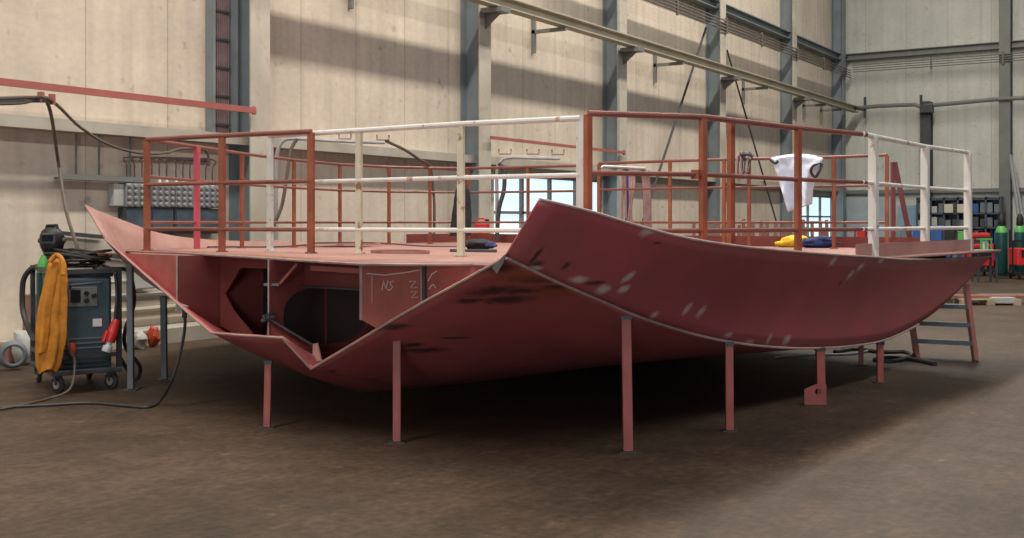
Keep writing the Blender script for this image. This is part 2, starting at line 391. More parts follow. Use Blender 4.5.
# a second runway high up that throws the shadow band is the same beam; four-pipe runs
def pipe_run(name, label, pts, n, gap, r, mat, clips):
    t = thing(name, label, 'pipes', pts[0])
    for k in range(n):
        mb = MB().tube([Vector(p)+UP*(gap*k) for p in pts], r, 6); obj('pipe', mb, M[mat], t)
    for c in clips:
        mb = MB().box(Vector(c)+UP*(gap*(n-1)/2), (0.06, 0.06, gap*n+0.1)); obj('pipe_clip', mb, M['pipe_brown'], t, smooth=False)
    return t
zp = 7.16
xs0 = PW(560, 0, YW-0.55).x
pipe_run('pipe_run', 'run of four thin grey brown pipes high along the left wall', [(xs0, YW-0.52, zp), (XB-0.5, YW-0.52, zp)], 4, 0.09, 0.02, 'pipe_brown', [(col_x[k]+dx, YW-0.52, zp) for k in (2, 3, 4) for dx in (0.1, 3.0)])
zq = H+(222-71)/F*42.6
pipe_run('pipe_run', 'run of four thin grey pipes across the back wall', [(XB-0.55, YW-0.6, zq), (XB-0.55, -8, zq)], 4, 0.085, 0.02, 'grey_steel', [PB(x, 70, XB-0.55).xy.to_3d()+UP*zq for x in (846, 931, 1003)])
# conduit below it, with hooks
t = thing('wall_conduit', 'single grey conduit crossing the back wall with two upright brackets', 'pipe', (XB-0.5, 0, 6))
pts = [PB(x, y, XB-0.55) for x, y in ((856, 108), (880, 106), (915, 104.5), (921, 107), (935, 105), (1000, 99), (1024, 98), (1060, 96))]
obj('pipe', MB().tube(pts, 0.075, 8), M['grey_steel'], t)
for x, y0, y1 in ((865, 97, 118), (921, 95, 107)):
    obj('bracket', MB().bar(PB(x, y0, XB-0.5), PB(x, y1, XB-0.5), 0.08, 0.08), M['dark_steel'], t, smooth=False)
obj('strut', MB().bar(PB(864, 110, XB-0.5), PB(853, 108, XB-0.9), 0.08, 0.08), M['dark_steel'], t, smooth=False)
tag(obj('switch_box', MB().box(PB(927, 109, XB-0.6), (0.3, 0.45, 0.3)), M['dark_steel'], smooth=False, bevel=0.02), 'dark box on top of the short column on the back wall', 'box')
# brace rods between columns
tag(obj('brace_rod', MB().tube([PW(706, 28, YW-0.3), PW(642, 224, YW-0.3)], 0.032, 8), M['dark_steel']), 'dark diagonal brace rod leaning right, left of the fourth column', 'brace')
tag(obj('brace_rod', MB().tube([PW(727, 50, YW-0.3), PW(777, 224, YW-0.3)], 0.027, 8), M['dark_steel']), 'dark diagonal brace rod leaning left, behind the white cloth', 'brace')
# cable bundle beside the first column
t = thing('cable_bundle', 'vertical bundle of purple brown cables beside the first wide column', 'cables', PW(218, 300, YW-0.1))
xc0 = PW(211, 100, YW-0.06).x; xc1 = PW(229, 100, YW-0.06).x
for k in range(9):
    xx = xc0+0.03+(xc1-xc0-0.06)*k/8
    obj('cable', MB().tube([(xx, YW-0.07, 2.9), (xx+0.01, YW-0.07, 6), (xx, YW-0.07, 15)], 0.017, 6), M['purple_cable'], t)
mb = MB(); mb.box((xc0-0.03, YW-0.08, 7.4), (0.05, 0.16, 9)); mb.box((xc1+0.06, YW-0.08, 7.4), (0.05, 0.16, 9))
obj('side_channel', mb, M['steel_blue'], t, smooth=False)
for z in [3.1+0.42*k for k in range(20)]: obj('cable_clip', MB().box(((xc0+xc1)/2, YW-0.09, z), (xc1-xc0, 0.02, 0.03)), M['dark_steel'], t, smooth=False)
# conduits on the third column
t = thing('conduit_pair', 'pair of thin pale conduits running up the third column', 'pipes', (col_x[2]-0.15, YW-CD-0.03, 0))
for dx in (-0.22, -0.25): obj('conduit', MB().tube([(col_x[2]+dx, YW-0.2+dx, 0.1), (col_x[2]+dx, YW-0.2+dx, 15)], 0.02, 6), M['galv'], t)
# red swing booms
def boom(label, a, b, th):
    t = thing('swing_boom', label, 'boom', b)
    obj('arm', MB().bar(a, b, 0.05, th), M['boom'], t, smooth=False)
    obj('hinge', MB().lathe(Vector(b)-UP*0.06, [(0.03, 0), (0.035, 0.02), (0.035, 0.10), (0.03, 0.12)], 12), M['boom'], t); return t
boom('long red brown boom arm across the left wall ending at the wide column', PW(-260, 52, YW-CD-0.08), PW(254, 110.5, YW-CD-0.08), 0.085)
boom('red brown boom arm above the bright window', PW(491, 137.5, YW-CD-0.08), PW(624, 152.5, YW-CD-0.08), 0.06)

# ------------------------------------------------------------------ wall services at the far left
t = thing('distribution_board', 'grey electrical distribution board with rows of round sockets and smoky covers', 'electrical panel', PW(165, 230, YW))
bl, br_ = PW(117, 184, YW).x, PW(212, 184, YW).x; zt, zm, zl = PW(117, 183, YW).z, PW(117, 207, YW).z, PW(117, 235, YW).z
nmod = 4; mw = (br_-bl)/nmod
for k in range(nmod):
    xx = bl+mw*(k+0.5)
    bd = obj('socket_module', MB().box((xx, YW-0.09, (zt+zm)/2), (mw-0.02, 0.18, zt-zm)), M['box_mid'], t, smooth=False, bevel=0.01)
    for i in range(4):
        for j in range(4):
            c = Vector((bl+mw*k+mw*(i+0.5)/4, YW-0.18, zm+(zt-zm)*(j+0.5)/4))
            obj('socket', MB().lathe(c+YA*0.01, [(0.03, 0), (0.032, 0.03), (0.02, 0.045)], 10, -YA), M['socket'], bd)
    lb = obj('lower_module', MB().box((xx, YW-0.08, (zl+zm)/2), (mw-0.02, 0.16, zm-zl-0.02)), M['dark_steel'], t, smooth=False, bevel=0.01)
    obj('cover', MB().box((xx, YW-0.165, (zl+zm)/2), (mw-0.06, 0.02, zm-zl-0.08)), M['smoke'], lb, smooth=False, bevel=0.006)
    for i in range(3):
        xg = bl+mw*(k+0.2+0.3*i)
        obj('cable_gland', MB().lathe((xg, YW-0.1, zt-0.01), [(0.025, 0), (0.025, 0.05), (0.015, 0.09)], 8), M['white'], t)
        obj('feed_cable', MB().tube(spline([(xg, YW-0.1, zt+0.07), (xg, YW-0.1, zt+0.25), (xg+0.08, YW-0.08, zt+0.36), (bl+1.6, YW-0.05, zt+0.36+0.02*i)], 4), 0.011, 6), M['purple_cable'], t)
tag(obj('junction_box', MB().box(((bl+PW(110, 190, YW).x)/2-0.02, YW-0.07, (zt+zm)/2), (0.16, 0.14, zt-zm-0.02)), M['box_grey'], smooth=False, bevel=0.01), 'pale grey junction box at left edge of the socket board', 'box')
# cable tray and rails on the wall
t = thing('cable_tray', 'grey cable tray hung below the ledge on the left wall', 'cable tray', PW(100, 180, YW-0.1))
a, b = PW(58, 178, YW-0.1), PW(150, 182, YW-0.1)
mb = MB(); mb.bar(a, b, 0.16, 0.03); mb.bar(a-YA*0.08+UP*0.02, b-YA*0.08+UP*0.02, 0.012, 0.07); obj('tray', mb, M['grey_steel'], t, smooth=False)
for x in (76, 99, 130):
    p = PW(x, 179, YW-0.1); obj('hanger', MB().bar(p, (p.x, p.y, LEDGE), 0.025, 0.025), M['grey_steel'], t, smooth=False)
for i, (x0, y0, x1, y1) in enumerate(((60, 233, 103, 237), (62, 250, 128, 258))):
    tag(obj('wall_rail', MB().bar(PW(x0, y0, YW-0.06), PW(x1, y1, YW-0.06), 0.06, 0.05), M['dark_steel'], smooth=False), ['upper dark steel rail fixed on the wall beside the mask', 'lower dark steel rail fixed on the wall behind the welding machine'][i], 'rail')
for i, (y0, r) in enumerate(((282, 0.035), (296, 0.03), (312, 0.04))):
    a = PW(108, y0, YW-0.1); b = Vector((a.x+5, a.y, a.z))
    tag(obj('wall_pipe', MB().tube([a, b], r, 8), M['galv' if i != 2 else 'olive_steel']), ['top one of three horizontal pipes on the wall behind the hull', 'middle one of three horizontal pipes on the wall behind the hull', 'lowest of three horizontal pipes on the wall behind the hull'][i], 'pipe')
tag(obj('valve_box', MB().box(PW(141, 272, YW-0.12), (0.34, 0.2, 0.46)), M['box_grey'], smooth=False, bevel=0.02), 'pale grey valve box on the wall between the two grey posts', 'box')
tag(obj('wall_kerb', MB().box((14, YW-0.28, 0.1), (44, 0.5, 0.2)), M['ledge'], smooth=False), 'low concrete kerb along the foot of the left wall', 'kerb')
tag(obj('orange_sack', MB().blob(PF(153, 347)+UP*0.13, (0.08, 0.08, 0.13), wob=0.5, seed=3), M['orange_bag']), 'small orange red sack on the kerb behind the hull', 'sack')
tag(obj('pale_sack', MB().blob(PF(140, 349)+UP*0.11, (0.10, 0.10, 0.12), wob=0.4, seed=5), M['box_grey']), 'pale crumpled sack left of the orange sack', 'sack')

# ------------------------------------------------------------------ THE HULL SECTION
LOW = [(505, 258), (530, 270), (560, 284), (600, 301), (628, 313), (660, 324.5), (700, 336), (729, 342), (760, 346), (790, 348), (820, 348), (850, 346), (880, 341), (905, 331), (930, 316), (950, 299), (972, 277), (990, 257)]
SLOW = [(505, -4.3), (628, -4.24), (729, -4.12), (820, -4.05), (880, -4.02), (930, -3.95), (970, -3.82), (990, -3.70)]
lowp = [PS(x, y, interp(x, SLOW)) for x, y in LOW]
TOPR = [(540, 199.5), (565, 205), (600, 214), (625, 222), (650, 229), (675, 235.5), (700, 240.5), (730, 245), (760, 248.5), (800, 252), (840, 255), (873, 257), (910, 259.5), (950, 258.5), (991, 256.3)]
STOP = [(540, -4.0), (600, -3.85), (700, -3.66), (800, -3.6), (900, -3.62), (987, -3.70)]
topp = [PS(x, y, interp(x, STOP)) for x, y in TOPR]
ch = [toSL(p) for p in lowp]
C_S = [(l, s-0.02*(i > 8)) for i, (s, l, z) in enumerate(ch)]
C_Z = [(4.8, ch[0][2]+0.2)]+[(l, z) for s, l, z in ch]
K_Z = [(4.8, 1.15), (5.3, 0.80), (5.6, 0.64), (5.95, 0.49), (6.5, 0.28), (7.2, 0.09), (8.0, 0.04), (14, 0.04)]
K_S = [(5.5, -7.1), (14, -8.1)]
P_S = [(5.5, -9.75), (6.3, -9.95), (8, -10.9), (10.5, -11.8), (14, -12.4)]
def shell_z(s, l):
    ks = interp(l, K_S); kz = interp(l, K_Z); cz = interp(l, C_Z)
    w = (s-ks)/((interp(l, C_S)-ks) if s > ks else (ks-interp(l, P_S)))
    return kz+(cz-kz)*abs(w)**1.12
def shell_w(s, l):
    ks = interp(l, K_S); return (s-ks)/((interp(l, C_S)-ks) if s > ks else (ks-interp(l, P_S)))
def shell_s(w, l):
    ks = interp(l, K_S); return ks+w*((interp(l, C_S)-ks) if w > 0 else (ks-interp(l, P_S)))
def on_shell(x, y):
    best = None; prev = None; D = 6.0
    while D < 13:
        p = P(x, y, D); s, l, z = toSL(p)
        d = z-shell_z(s, l)
        if prev is not None and prev > 0 >= d:
            return p
        prev = d; D += 0.01
    return None
hull = thing('hull_section', 'red primed steel ship hull section with railings, open end towards the camera', 'ship hull', SL(-8, 10, 0))
# near edge of the bottom plating
EDGE = [(105, 239), (125, 257), (150, 279), (177, 303), (195, 319), (212, 333), (235, 335), (260, 336.5), (282, 338), (296, 353), (311, 369), (330, 358), (360, 340), (397, 317.5), (430, 299), (465, 280), (490, 266), (505, 258)]
EL = [(105, 6.2), (177, 6.05), (212, 5.9), (282, 5.75), (311, 5.95), (397, 5.82), (505, 5.47)]
ed = []
for x, y in EDGE:
    ed.append(toSL(PL(x, y, interp(x, EL))) if x < 500 else ch[0])
corr = [(shell_w(s, l), z-shell_z(s, l), l) for s, l, z in ed]
corr[0] = (-1.0, corr[0][1], corr[0][2])
def zsh(s, l):
    w = max(-1, min(1, shell_w(s, l)))
    c = interp(w, [(a, b) for a, b, _ in corr]); le = interp(w, [(a, b) for a, _, b in corr])
    return shell_z(s, l)+c*math.exp(-max(0, l-le)/0.55)
def dz(l): return 1.36-min(0.05, max(0, l-7)*0.02)
# bottom plating --------------------------------------------------
dark_spots = [(495, 291, (0.10, 0.3, 0.07)), (540, 280, (0.22, 0.25, 0.035)), (520, 291, (0.12, 0.25, 0.03)), (508, 300, (0.14, 0.25, 0.045)), (470, 301, (0.07, 0.2, 0.03)), (425, 350, (0.16, 0.3, 0.035)), (390, 327, (0.12, 0.2, 0.04)), (412, 345, (0.07, 0.2, 0.03)), (455, 338, (0.08, 0.2, 0.012)), (330, 372, (0.05, 0.1, 0.03)), (560, 287, (0.14, 0.2, 0.03)), (478, 372, (0.06, 0.1, 0.02)), (500, 268, (0.1, 0.2, 0.05)), (262, 336, (0.06, 0.1, 0.02))]
def near_shell(x, y):
    # point of the plating seen at a pixel
    D = 6.3; best = None
    while D < 12:
        p = P(x, y, D); s, l, z = toSL(p)
        if l > 5.3 and abs(shell_w(s, l)) < 1.05:
            d = abs(z-zsh(s, l))
            if best is None or d < best[0]-0.004: best = (d, p)
        D += 0.02
    return tuple(best[1])
M['shell'] = material('red brown primer shell', (0.42, 0.100, 0.105), 0.48, var=0.16, vscale=1.3, col2=(0.33, 0.10, 0.09), scale2=2.2, lo=0.48, hi=0.72, bump=0.05,
    spots=[((0.03, 0.025, 0.03), [(near_shell(x, y), r) for x, y, r in dark_spots], 0.85), ((0.30, 0.09, 0.03), [(near_shell(528, 276), (0.3, 0.3, 0.09)), (near_shell(560, 292), (0.2, 0.2, 0.05))], 0.6)])
rows_n = 26; cols = []
dense = []
for a, b in zip(ed, ed[1:]):
    n = 3
    for k in range(n): dense.append(tuple(a[i]+(b[i]-a[i])*k/n for i in range(3)))
dense.append(ed[-1])
LEND = 13.75
for s, l, z in dense:
    w = max(-1, min(1, shell_w(s, l))); col = [SL(s, l, z)]; c0 = z-shell_z(s, l)
    for k in range(1, rows_n+1):
        v = (k/rows_n)**1.35; ll = l+(LEND-l)*v; ss = shell_s(w, ll)+(s-shell_s(w, l))*math.exp(-(ll-l)/0.6)
        zz = shell_z(ss, ll)+c0*math.exp(-(ll-l)/0.55)
        col.append(SL(ss, ll, zz))
    cols.append(col)
bot = obj('bottom_plating', MB().grid(cols), M['shell'], hull, solid=0.016, offset=-1, label='rounded bottom plating, red brown with dark scorch marks')
# starboard side plate --------------------------------------------
white_spots = [(648, 231, (0.062, 0.07, 0.046)), (578, 279, (0.088, 0.07, 0.033)), (603, 289, (0.062, 0.07, 0.046)), (628, 277, (0.037, 0.07, 0.065)), (624, 289, (0.056, 0.07, 0.046)), (690, 311, (0.037, 0.07, 0.065)), (705, 314, (0.050, 0.07, 0.065)), (655, 315, (0.037, 0.07, 0.039)), (535, 268, (0.062, 0.07, 0.019)), (853, 277, (0.062, 0.07, 0.065)), (862, 268, (0.062, 0.07, 0.058)), (834, 262, (0.062, 0.07, 0.065)), (882, 260, (0.075, 0.07, 0.039)), (770, 340, (0.037, 0.07, 0.065)), (788, 341, (0.075, 0.07, 0.046)), (750, 342, (0.075, 0.07, 0.026)), (730, 335, (0.062, 0.07, 0.026))]
scorch = [(535, 256, (0.02, 0.1, 0.09)), (537, 264, (0.05, 0.1, 0.03)), (565, 265, (0.03, 0.1, 0.035)), (658, 243, (0.04, 0.1, 0.012)), (594, 283, (0.1, 0.1, 0.02)), (845, 284, (0.03, 0.1, 0.04))]
fl = []
def side_pt(x, y):
    lo = interp(x, LOW); hi = interp(x, TOPR); f = (y-hi)/max(1, lo-hi)
    return PS(x, y, interp(x, STOP)*(1-f)+interp(x, SLOW)*f)
M['side'] = material('red brown side primer', (0.40, 0.088, 0.105), 0.42, var=0.12, vscale=1.1, col2=(0.33, 0.09, 0.09), scale2=1.6, lo=0.45, hi=0.7, bump=0.04,
    spots=[((0.03, 0.02, 0.02), [(tuple(side_pt(x, y)), r) for x, y, r in scorch], 0.85), ((0.58, 0.50, 0.46), [(tuple(side_pt(x, y)), r) for x, y, r in white_spots], 0.92)])
def resample(pts, n):
    d = [0]
    for a, b in zip(pts, pts[1:]): d.append(d[-1]+(b-a).length)
    out = []
    for k in range(n):
        t = d[-1]*k/(n-1); i = 0
        while i < len(d)-2 and d[i+1] < t: i += 1
        f = (t-d[i])/max(1e-9, d[i+1]-d[i]); out.append(pts[i].lerp(pts[i+1], f))
    return out
def lsort(pts, ls):
    q = [toSL(p) for p in pts]; out = []
    for l in ls: out.append(SL(interp(l, [(a[1], a[0]) for a in q]), l, interp(l, [(a[1], a[2]) for a in q])))
    return out
lo_s = resample(spline(lowp, 4), 60); hi_s = resample(spline(topp, 4), 60); rows = []
for k in range(9):
    f = k/8; rows.append([lo_s[i].lerp(hi_s[i], f)+SA*(-0.06*math.sin(math.pi*f)*math.sin(math.pi*i/59)) for i in range(60)])
obj('side_plate', MB().grid(rows), M['side'], hull, solid=0.014, offset=-1, label='large flared starboard side plate with pale grinding marks')
obj('weld_seam', MB().tube([p+SA*0.012 for p in lo_s[:47]], 0.011, 6), M['edge'], hull)
obj('top_edge', MB().tube([p for p in hi_s], 0.010, 6), M['edge'], hull)
obj('plate_edge', MB().tube([SL(*e) for e in dense], 0.010, 6), M['edge'], hull)
obj('lifting_lug', MB().prism([P(492, 268, 6.98), P(497, 274, 6.9), P(503, 263, 6.85), P(507, 253, 6.85), P(503, 256, 6.9), P(496, 264, 6.95)], FW*0.03), M['dark_steel'], hull, smooth=False)
# port side plate --------------------------------------------------
pt = [PS(85, 205, -10.13), PS(100, 212, -10.35), PS(120, 219.5, -10.65), PS(140, 227, -10.95), PS(152, 231.5, -11.1), PS(193, 238.5, -11.6), SL(-12.0, 10, 1.385), SL(-12.5, LEND, 1.33)]
pb = [c[0] for c in [[cols[0][k]] for k in range(rows_n+1)]]
pt_s = resample(spline(pt, 6), 30); pb_s = resample(pb, 30)
rows = [[pb_s[i].lerp(pt_s[i], f/4) for i in range(30)] for f in range(5)]
obj('side_plate', MB().grid(rows), M['deck'], hull, solid=0.014, label='pointed port side plate rising to a sharp tip')
# deck --------------------------------------------------------------
def pd(x, y, z=DECK): return PF(x, y, z)
DE = [(126, 250.3), (150, 251.4), (177, 252.3), (220, 254.8), (263, 257.3), (310, 260.3), (361, 263.2), (400, 263.6), (440, 263.8), (472, 263.6)]
near = [toSL(pd(x, y)) for x, y in DE]+[(-4.75, 5.95, DECK), (-4.35, 6.1, DECK)]
rows = []
for k in range(17):
    v = k/16; r = []
    for i, (s, l, z) in enumerate(near):
        u = i/(len(near)-1); fs = -12.2+(8.55)*u
        ll = l+(14.1-l)*v
        le = s+(fs-s)*v
        if i == len(near)-1: le = interp(ll, [(6.1, -4.35), (7, -4.0), (8, -3.8), (9, -3.74), (10.5, -3.69), (11.5, -3.62), (14.2, -3.6)])
        if i == 0: le = interp(ll, [(near[0][1], near[0][0]), (8.5, -11.15), (10, -11.7), (14.2, -12.2)])
        r.append(SL(le, ll, dz(ll)))
    rows.append(r)
obj('deck', MB().grid(rows), M['deck'], hull, solid=0.024, offset=0, label='flat pink primed deck plate')
obj('deck_edge', MB().tube([p-UP*0.006 for p in rows[0]], 0.012, 6), M['edge'], hull)
# inner structure ----------------------------------------------------
TH = 0.014
def dk(l): return dz(l)-0.012
def tplate(name, l, s0, s1, holes=(), lab=None, mat='prim_dim', extra=None):
    n = 14; outer = [SL(s0+(s1-s0)*i/n, l, dk(l)) for i in range(n+1)]+(extra or [SL(s1+(s0-s1)*i/n, l, min(dk(l)-0.02, zsh(s1+(s0-s1)*i/n, l)+0.05)) for i in range(n+1)])
    return obj(name, MB().holed(outer, [[SL(s, l, z) for s, z in h] for h in holes], LB*TH), M[mat], hull, lab, smooth=False)
def gplate(name, s, l0, l1, holes=(), mat='prim_dim'):
    n = 14; outer = [SL(s, l0+(l1-l0)*i/n, dk(l0+(l1-l0)*i/n)) for i in range(n+1)]+[SL(s, l1+(l0-l1)*i/n, zsh(s, l1+(l0-l1)*i/n)+0.02) for i in range(n+1)]
    return obj(name, MB().holed(outer, [[SL(s, l, z) for l, z in h] for h in holes], SA*TH), M[mat], hull, smooth=False)
def ell(cx, cz, a, b, n=24, sq=0.75): 
    o = []
    for k in range(n):
        t = 2*math.pi*k/n; c, s_ = math.cos(t), math.sin(t)
        o.append((cx+a*math.copysign(abs(c)**sq, c), cz+b*math.copysign(abs(s_)**sq, s_)))
    return o
h1 = [(-8.42, 0.99), (-8.2, 1.235), (-7.2, 1.24), (-7.083, 1.2), (-7.083, 0.50), (-7.3, 0.48), (-8.02, 0.64), (-8.3, 0.84)]
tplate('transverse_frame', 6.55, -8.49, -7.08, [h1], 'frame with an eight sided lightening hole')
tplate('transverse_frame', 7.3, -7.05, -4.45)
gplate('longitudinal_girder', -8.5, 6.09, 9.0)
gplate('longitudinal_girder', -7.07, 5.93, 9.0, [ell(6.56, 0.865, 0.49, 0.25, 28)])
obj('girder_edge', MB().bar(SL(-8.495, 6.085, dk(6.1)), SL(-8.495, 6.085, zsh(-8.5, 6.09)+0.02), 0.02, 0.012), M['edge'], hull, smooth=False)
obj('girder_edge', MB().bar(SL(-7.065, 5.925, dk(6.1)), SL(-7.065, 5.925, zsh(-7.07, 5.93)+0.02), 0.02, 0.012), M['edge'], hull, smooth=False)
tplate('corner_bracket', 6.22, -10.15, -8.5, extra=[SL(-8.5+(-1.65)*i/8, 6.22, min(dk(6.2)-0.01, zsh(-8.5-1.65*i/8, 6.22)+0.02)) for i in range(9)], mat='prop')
# stiffened front plate with chalk marks
l0 = 6.02; e = [PL(362, 320, l0), PL(377, 328.5, l0)]
sA = toSL(e[0])[0]
outer = [SL(sA+(-4.55-sA)*i/10, l0, dk(l0)) for i in range(11)]+[SL(-4.55+(toSL(e[1])[0]+4.55)*i/10, l0, min(dk(l0)-0.02, zsh(-4.55+(toSL(e[1])[0]+4.55)*i/10, l0)+0.02)) for i in range(10)]+[e[1]+UP*0.0, e[0]]
fp = obj('front_plate', MB().holed(outer, [], LB*TH), M['prop'], hull, 'pink red front plate with chalk marks', smooth=False)
obj('front_plate_edge', MB().bar(SL(sA-0.006, l0, dk(l0)), e[0]-SA*0.006, 0.03, 0.012), M['edge'], hull, smooth=False)
obj('front_plate_seam', MB().bar(PL(424, 266, l0-0.012), PL(424.5, 300, l0-0.012), 0.02, 0.03), M['dark_steel'], hull, smooth=False)
obj('front_plate_seam', MB().bar(PL(421.5, 268, l0-0.01), PL(421.5, 302, l0-0.01), 0.012, 0.012), M['edge'], hull, smooth=False)
ck = [[(382, 290), (383.5, 281), (386, 288.5), (388, 280.5)], [(393.5, 281), (390, 282), (391, 285), (393, 287), (390, 290), (387.5, 289.5)], [(409.5, 281.5), (416, 281), (410.5, 288), (417, 287.5)], [(411, 292), (417, 291.5), (411.5, 298), (417.5, 297)], [(367, 273.5), (385, 275), (405, 272.5), (420, 270)], [(372, 303), (372, 276)], [(428, 281), (432, 274), (437, 271)], [(429, 289), (433, 284), (436, 288)]]
mb = MB()
for st in ck:
    mb.tube([PL(x, y, l0-0.006) for x, y in st], 0.0042 if len(st) > 2 else 0.002, 6)
obj('chalk_marks', mb, M['chalk'], fp, 'white chalk letters NS and Z')
# beams and small brackets
obj('deck_beam', MB().box(SL(-6.58, 6.30, 1.235), (0.95, 0.014, 0.22), (SA, LB, UP)), M['prim_dim'], hull, smooth=False)
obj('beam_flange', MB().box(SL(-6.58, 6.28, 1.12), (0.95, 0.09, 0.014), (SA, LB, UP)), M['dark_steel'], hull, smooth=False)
obj('stiffener', MB().bar(PL(297, 264, 6.02), PL(279, 285, 6.0), 0.014, 0.022), M['prop'], hull, smooth=False)
obj('stiffener', MB().bar(PL(264.5, 284.5, 5.93), PL(280, 284.5, 6.0), 0.05, 0.02), M['post_grey'], hull, smooth=False)
obj('stiffener', MB().bar(PL(312, 268, 6.1), PL(362, 271, 6.04), 0.03, 0.04), M['prop'], hull, smooth=False)
kl = [PL(268, 318, 5.93), PL(314, 345.5, 6.22)]
obj('keelson_flange', MB().bar(kl[0], kl[1], 0.12, 0.014), M['dark_steel'], hull, smooth=False)
obj('keelson', MB().prism([kl[0], kl[1], PL(314, 362, 6.2), PL(283, 344, 5.96), PL(266, 338, 5.93)], LB*0.012), M['prim_dim'], hull, smooth=False)
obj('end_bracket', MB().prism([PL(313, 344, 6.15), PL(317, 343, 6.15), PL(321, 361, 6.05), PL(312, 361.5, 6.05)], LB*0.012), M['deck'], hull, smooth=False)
cl = MB()
for x, y in ((266, 318), (270, 316)): cl.box(PL(x, y, 5.9), (0.05, 0.03, 0.05))
cl.tube([PL(262, 321, 5.9), PL(274, 317, 5.9)], 0.014, 6); cl.tube([PL(269, 322, 5.9), PL(270, 311, 5.9)], 0.01, 6)
obj('clamp', cl, M['dark_steel'], hull)
tplate('shade_bulkhead', 7.05, -8.49, -7.09, mat='inner')  # blank plate added behind the lightening hole to make it look black
for ll in (9.0, 11.3, 13.6): tplate('shade_bulkhead', ll, interp(ll, P_S)+0.35, interp(ll, C_S)-0.25, mat='inner')  # added to block the view through; shade is in their colour
# manholes and coamings
def ring(x, y, rx, hgt, mat='deck', name='manhole_coaming'):
    c = pd(x, y); mb = MB(); n = 32; vs = []; fs = []
    for k in range(n):
        a = 2*math.pi*k/n; d = SA*math.cos(a)*rx+LB*math.sin(a)*rx*0.75
        vs += [c+d, c+d+UP*hgt, c+d*0.93+UP*hgt, c+d*0.93]
    for k in range(n):
        for j in range(3): fs.append((k*4+j, k*4+j+1, ((k+1) % n)*4+j+1, ((k+1) % n)*4+j))
    mb.add(vs, fs); o = obj(name, mb, M[mat], hull)
    obj('manhole_dark_disc', MB().lathe(c+UP*0.013, [(rx*0.7, 0), (rx*0.7, 0.006)], 24), M['black'], o)  # black disc on the uncut deck, painted shade in place of a hole
ring(344, 243.8, 0.55, 0.012); ring(400, 254, 0.30, 0.035)
def strip(name, pts, h, mat):
    mb = MB()
    for a, b in zip(pts, pts[1:]): mb.bar(a+UP*h/2, b+UP*h/2, 0.012, h)
    return obj(name, mb, M[mat], hull, smooth=False)
cst = [SL(s, l, dz(l)+0.01) for s, l in ((-3.78, 9.95), (-3.78, 12), (-3.76, 13.55))]
strip('coaming', cst, 0.13, 'deck')
strip('coaming', [SL(-12.1, 12.9, dz(13)), SL(-11.9, 14.0, dz(14)), SL(-8, 14.05, dz(14)), SL(-4.5, 14.05, dz(14))], 0.15, 'prim_dim')

# railings -------------------------------------------------------------
TOPZ, MIDZ, LOWZ = 0.80, 0.362, -0.067
def tp(x, y, h=TOPZ): return PXZ(x, h*F/(HZ-y), H+h)
def railing(label, tops, posts, rmat, pmat, mids=(MIDZ, LOWZ), r=0.024, extend=0.0, pw=0.06, sqr=True, pm=None, foot=True, pt_=0.03):
    g = bpy.data.objects.new('guard_rail', None); COL.objects.link(g); g.parent = hull; g.location = tops[0]-hull.location; g['label'] = label
    for h in (TOPZ,)+tuple(mids):
        rr = r if h == TOPZ else r*0.82
        obj('handrail' if h == TOPZ else 'lower_rail', MB().tube([Vector((p.x, p.y, H+h)) for p in tops], rr, 10), M[rmat], g)
    for i, p in enumerate(posts):
        zb = dz(p.dot(LB))+0.012; mb = MB()
        d = (tops[-1]-tops[0]); d.z = 0; d.normalize()
        mb.box((p.x, p.y, (zb+H+TOPZ-0.01)/2), (pw, pt_, H+TOPZ-0.01-zb), (d, d.cross(UP), UP))
        if foot: mb.lathe((p.x, p.y, zb), [(0.055, 0), (0.055, 0.012)], 14)
        obj('post', mb, M[(pm or {}).get(i, pmat)], g, smooth=False)
    return g
wt = [tp(270, 136), tp(359, 130.5), tp(461, 124), tp(580.5, 118.2)]
railing('white painted railing section along the near deck edge', wt, wt, 'white_rail', 'white_rail', pm={2: 'yellow_rail', 1: 'yellow_rail'})
rt = [Vector((p.x*1.018, p.y*1.018, p.z)) for p in (tp(147, 138), tp(222, 134), tp(311, 130))]
railing('rust red railing section at the left of the near deck edge', rt, rt, 'rust_tube', 'rust_rail', pw=0.065)
a, b, c, d_, e_ = tp(588, 113.3), tp(703, 117), tp(798, 128), tp(866, 134.5), tp(731, 122)
g = railing('rust red railing section along the starboard side', [a, b, c, d_], [a, b, c, e_], 'rust_tube', 'rust_rail', pw=0.047, pt_=0.047)
obj('rail_bracket', MB().box((b+UP*(MIDZ-TOPZ))-RT*0.05, (0.07, 0.06, 0.07)), M['rust_rail'], g, smooth=False)
wr = [tp(862, 134), tp(873.5, 136.3), tp(925, 146.5), tp(968, 152.5)]
railing('white railing section at the far starboard end', wr, wr[1:], 'white_rail', 'white_rail', pw=0.075, pt_=0.075)
fm = (0.44, -0.005)
def far_tp(x, y): return tp(x, y)
fl_ = [rt[0], far_tp(242, 153.6), far_tp(294, 160), far_tp(340, 164.5), far_tp(389, 167), far_tp(430, 168), far_tp(468, 168.3), far_tp(528, 167), far_tp(585, 165.5)]
railing('rust red railing section curving along the port side and far edge', fl_, fl_[1:], 'rust_tube', 'rust_rail', fm, 0.02, pw=0.042)
f2 = [far_tp(599, 163.5), far_tp(670, 161), far_tp(724, 159.5), far_tp(749, 159), far_tp(834, 157), far_tp(887, 155)]
railing('rust red railing section along the far edge at the right', f2, f2, 'rust_tube', 'rust_rail', fm, 0.02, pw=0.042)
pm_ = PXZ(197, 11.95, 0)
obj('flat_bar', MB().box((pm_.x, pm_.y, (dz(8)+H+0.80)/2), (0.065, 0.02, H+0.80-dz(8)), (RT, FW, UP)), M['magenta'], hull, 'bright pink upright flat bar', smooth=False)
ap = PXZ(893, 14.1, 0)
